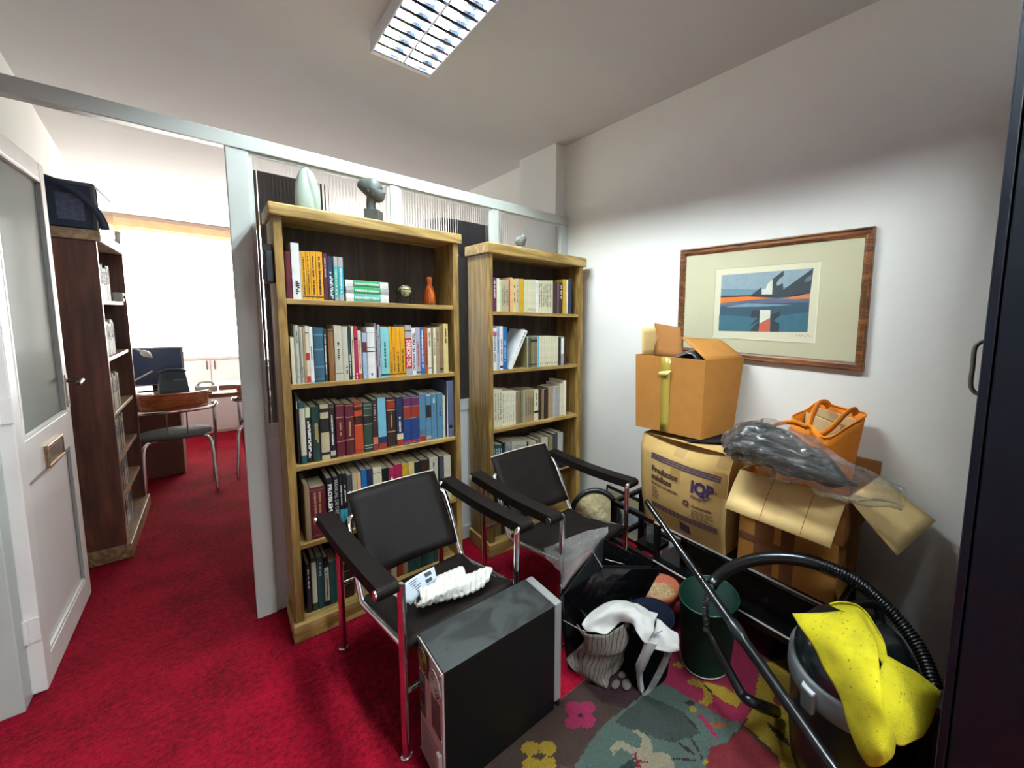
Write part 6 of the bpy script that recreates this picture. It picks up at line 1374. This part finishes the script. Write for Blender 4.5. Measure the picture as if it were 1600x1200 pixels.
MB().tube(catmull([lw(203, 598), lw(196, 575), lw(196, 553), lw(208, 545), lw(222, 549)], 6), .007, lm).build('neck', parent=dl)
A2, B2 = lw(220, 548), lw(238, 559)
MB().tube([A2, A2.lerp(B2, .25), A2.lerp(B2, .55), B2], [.010, .022, .024, .003], lm, n=20).build('shade', parent=dl)
def item(n, l, c, x0, x1, yy0, yy1, h, m_, rz=0, z=.7505):
    cx_, cy_ = (x0+x1)/2, (yy0+yy1)/2
    return tag(MB().box(x0-cx_, x1-cx_, yy0-cy_, yy1-cy_, 0, h).build(n, m_, loc=(cx_, cy_, z), rot=(0, 0, rz), bevel=min(.003, h*.3)), l, c)
PW = mat('white_sheet', '#dddcd8', .7)
item('paper_sheet', 'loose white sheet lying on the far desk left of the telephone', 'paper', -.60, -.40, 4.96, 5.09, .002, mat('grey_sheet', '#8a8c92', .6), .1)
ft = item('telephone', 'white telephone lying on the far desk to the right of the monitor', 'telephone', -.17, -.045, 5.06, 5.24, .035, PW, .1)
MB().tube(catmull([(-.05, .0, .035), (-.03, 0, .06), (.03, 0, .06), (.05, 0, .035)], 4), .010, PW).build('handset', parent=ft)
item('notebook', 'dark green notebook on the desk edge in front of the white telephone', 'notebook', -.17, -.07, 4.90, 4.97, .014, mat('note_green', '#4a4c38', .6))
item('wooden_tray', 'flat wooden letter tray on the far desk', 'tray', -.03, .15, 5.10, 5.30, .032, mat('tray_wood', '#b08468', .5))
item('keyboard', 'thin dark keyboard on the far desk behind the wooden tray', 'keyboard', .165, .42, 5.2, 5.35, .018, mat('kb_dark', '#4c5048', .5), .15)
for k, (x, y, s) in enumerate(((-.24, 5.0, .05), (-.16, 5.02, .04))): item('memo_slip', ('white memo slip next to the dark telephone', 'white memo slip nearer the white telephone')[k], 'paper', x, x+s, y, y+.04, .004, PW, .3*k)['group'] = 'memo slips on the far desk'
# chairs
def office_chair(label, loc, rz):
    r = thing('visitor_chair', label, 'chair', loc, rz, 'chrome visitor chairs at the far desk')
    MB().lathe([(0, .44), (.16, .44), (.195, .450), (.20, .466), (.19, .482), (.14, .492), (0, .495)], n=48, sy=.95).build('seat', mat('seat_grey', '#565c5e', .8, var=.15, vscale=120), r)
    ring = catmull([(-.225, .14, .665), (-.235, .03, .668), (-.20, -.12, .672), (-.10, -.21, .676), (0, -.235, .678), (.10, -.21, .676), (.20, -.12, .672), (.235, .03, .668), (.225, .14, .665)], 6)
    MB().tube(ring, [.006]+[.0145]*(len(ring)-2)+[.006], CHROME).build('arm_ring', parent=r)
    g_ = [[(.205*math.sin(a)*s_, -.232*math.cos(a)-.008*v, .685+.130*v) for a, s_ in ((t, 1+.06*v) for t in np.linspace(-.98, .98, 20))] for v in (0, .3, .6, .85, 1)]
    MB().grid(g_, wood('chair_ply', '#8e4a28', '#b05e34', '#c4743e', 'X', 6, .25, .3)).build('backrest', parent=r, solid=.010)
    for sx in (-1, 1):
        MB().tube(catmull([(sx*.225, .10, .665), (sx*.225, .10, .45), (sx*.215, .13, .2), (sx*.205, .17, .006)], 5), .011, CHROME).build('leg', parent=r)
        MB().tube(catmull([(sx*.10, -.10, .443), (sx*.15, -.14, .435), (sx*.175, -.175, .38), (sx*.18, -.20, .2), (sx*.185, -.23, .006)], 5), .011, CHROME).build('leg', parent=r)
        MB().tube([(sx*.05, -.228, .672), (sx*.05, -.19, .50), (sx*.05, -.15, .455)], .004, CHROME).build('back_rod', parent=r)
    return r
office_chair('chrome armed chair with a reddish plywood back and round grey seat, at the far desk', (-.280, 4.800, 0), math.radians(6))
office_chair('chrome armed chair at the far desk mostly hidden behind the partition post', (.285, 4.98, 0), math.radians(-14))
# tall cabinet and dark box behind the reeded panes
tag(MB().box(.140, .40, 2.64, 3.02, 0, 2.12, mat('brown_wardrobe', '#4e3c30', .5, var=.15, vscale=5)).build('wardrobe', bevel=.004), 'tall brown wardrobe seen blurred through the reeded glass behind the wide bookcase', 'wardrobe')
tag(MB().box(1.02, 1.40, 2.75, 3.05, 0, 1.86, mat('grey_filing', '#6c6a6a', .5)).build('filing_cabinet', bevel=.004), 'grey filing cabinet behind the reeded glass near the narrow bookcase', 'cabinet')
tag(MB().box(1.06, 1.36, 2.78, 3.02, 1.8605, 2.10, mat('storage_dark', '#2e2c34', .6)).build('storage_box', bevel=.004), 'dark storage box on the filing cabinet behind the reeded glass', 'box')

tag(MB().lathe([(0, 0), (.055, .0), (.068, .02), (.070, .045), (.058, .075), (.03, .092), (0, .096)], n=36, sx=1, sy=.33).build('beret', mat('black_felt', '#121315', .9), loc=(1.600, 2.196, .4365)), 'small black felt cap before the books on the narrow bookcase\'s fourth shelf', 'cap')
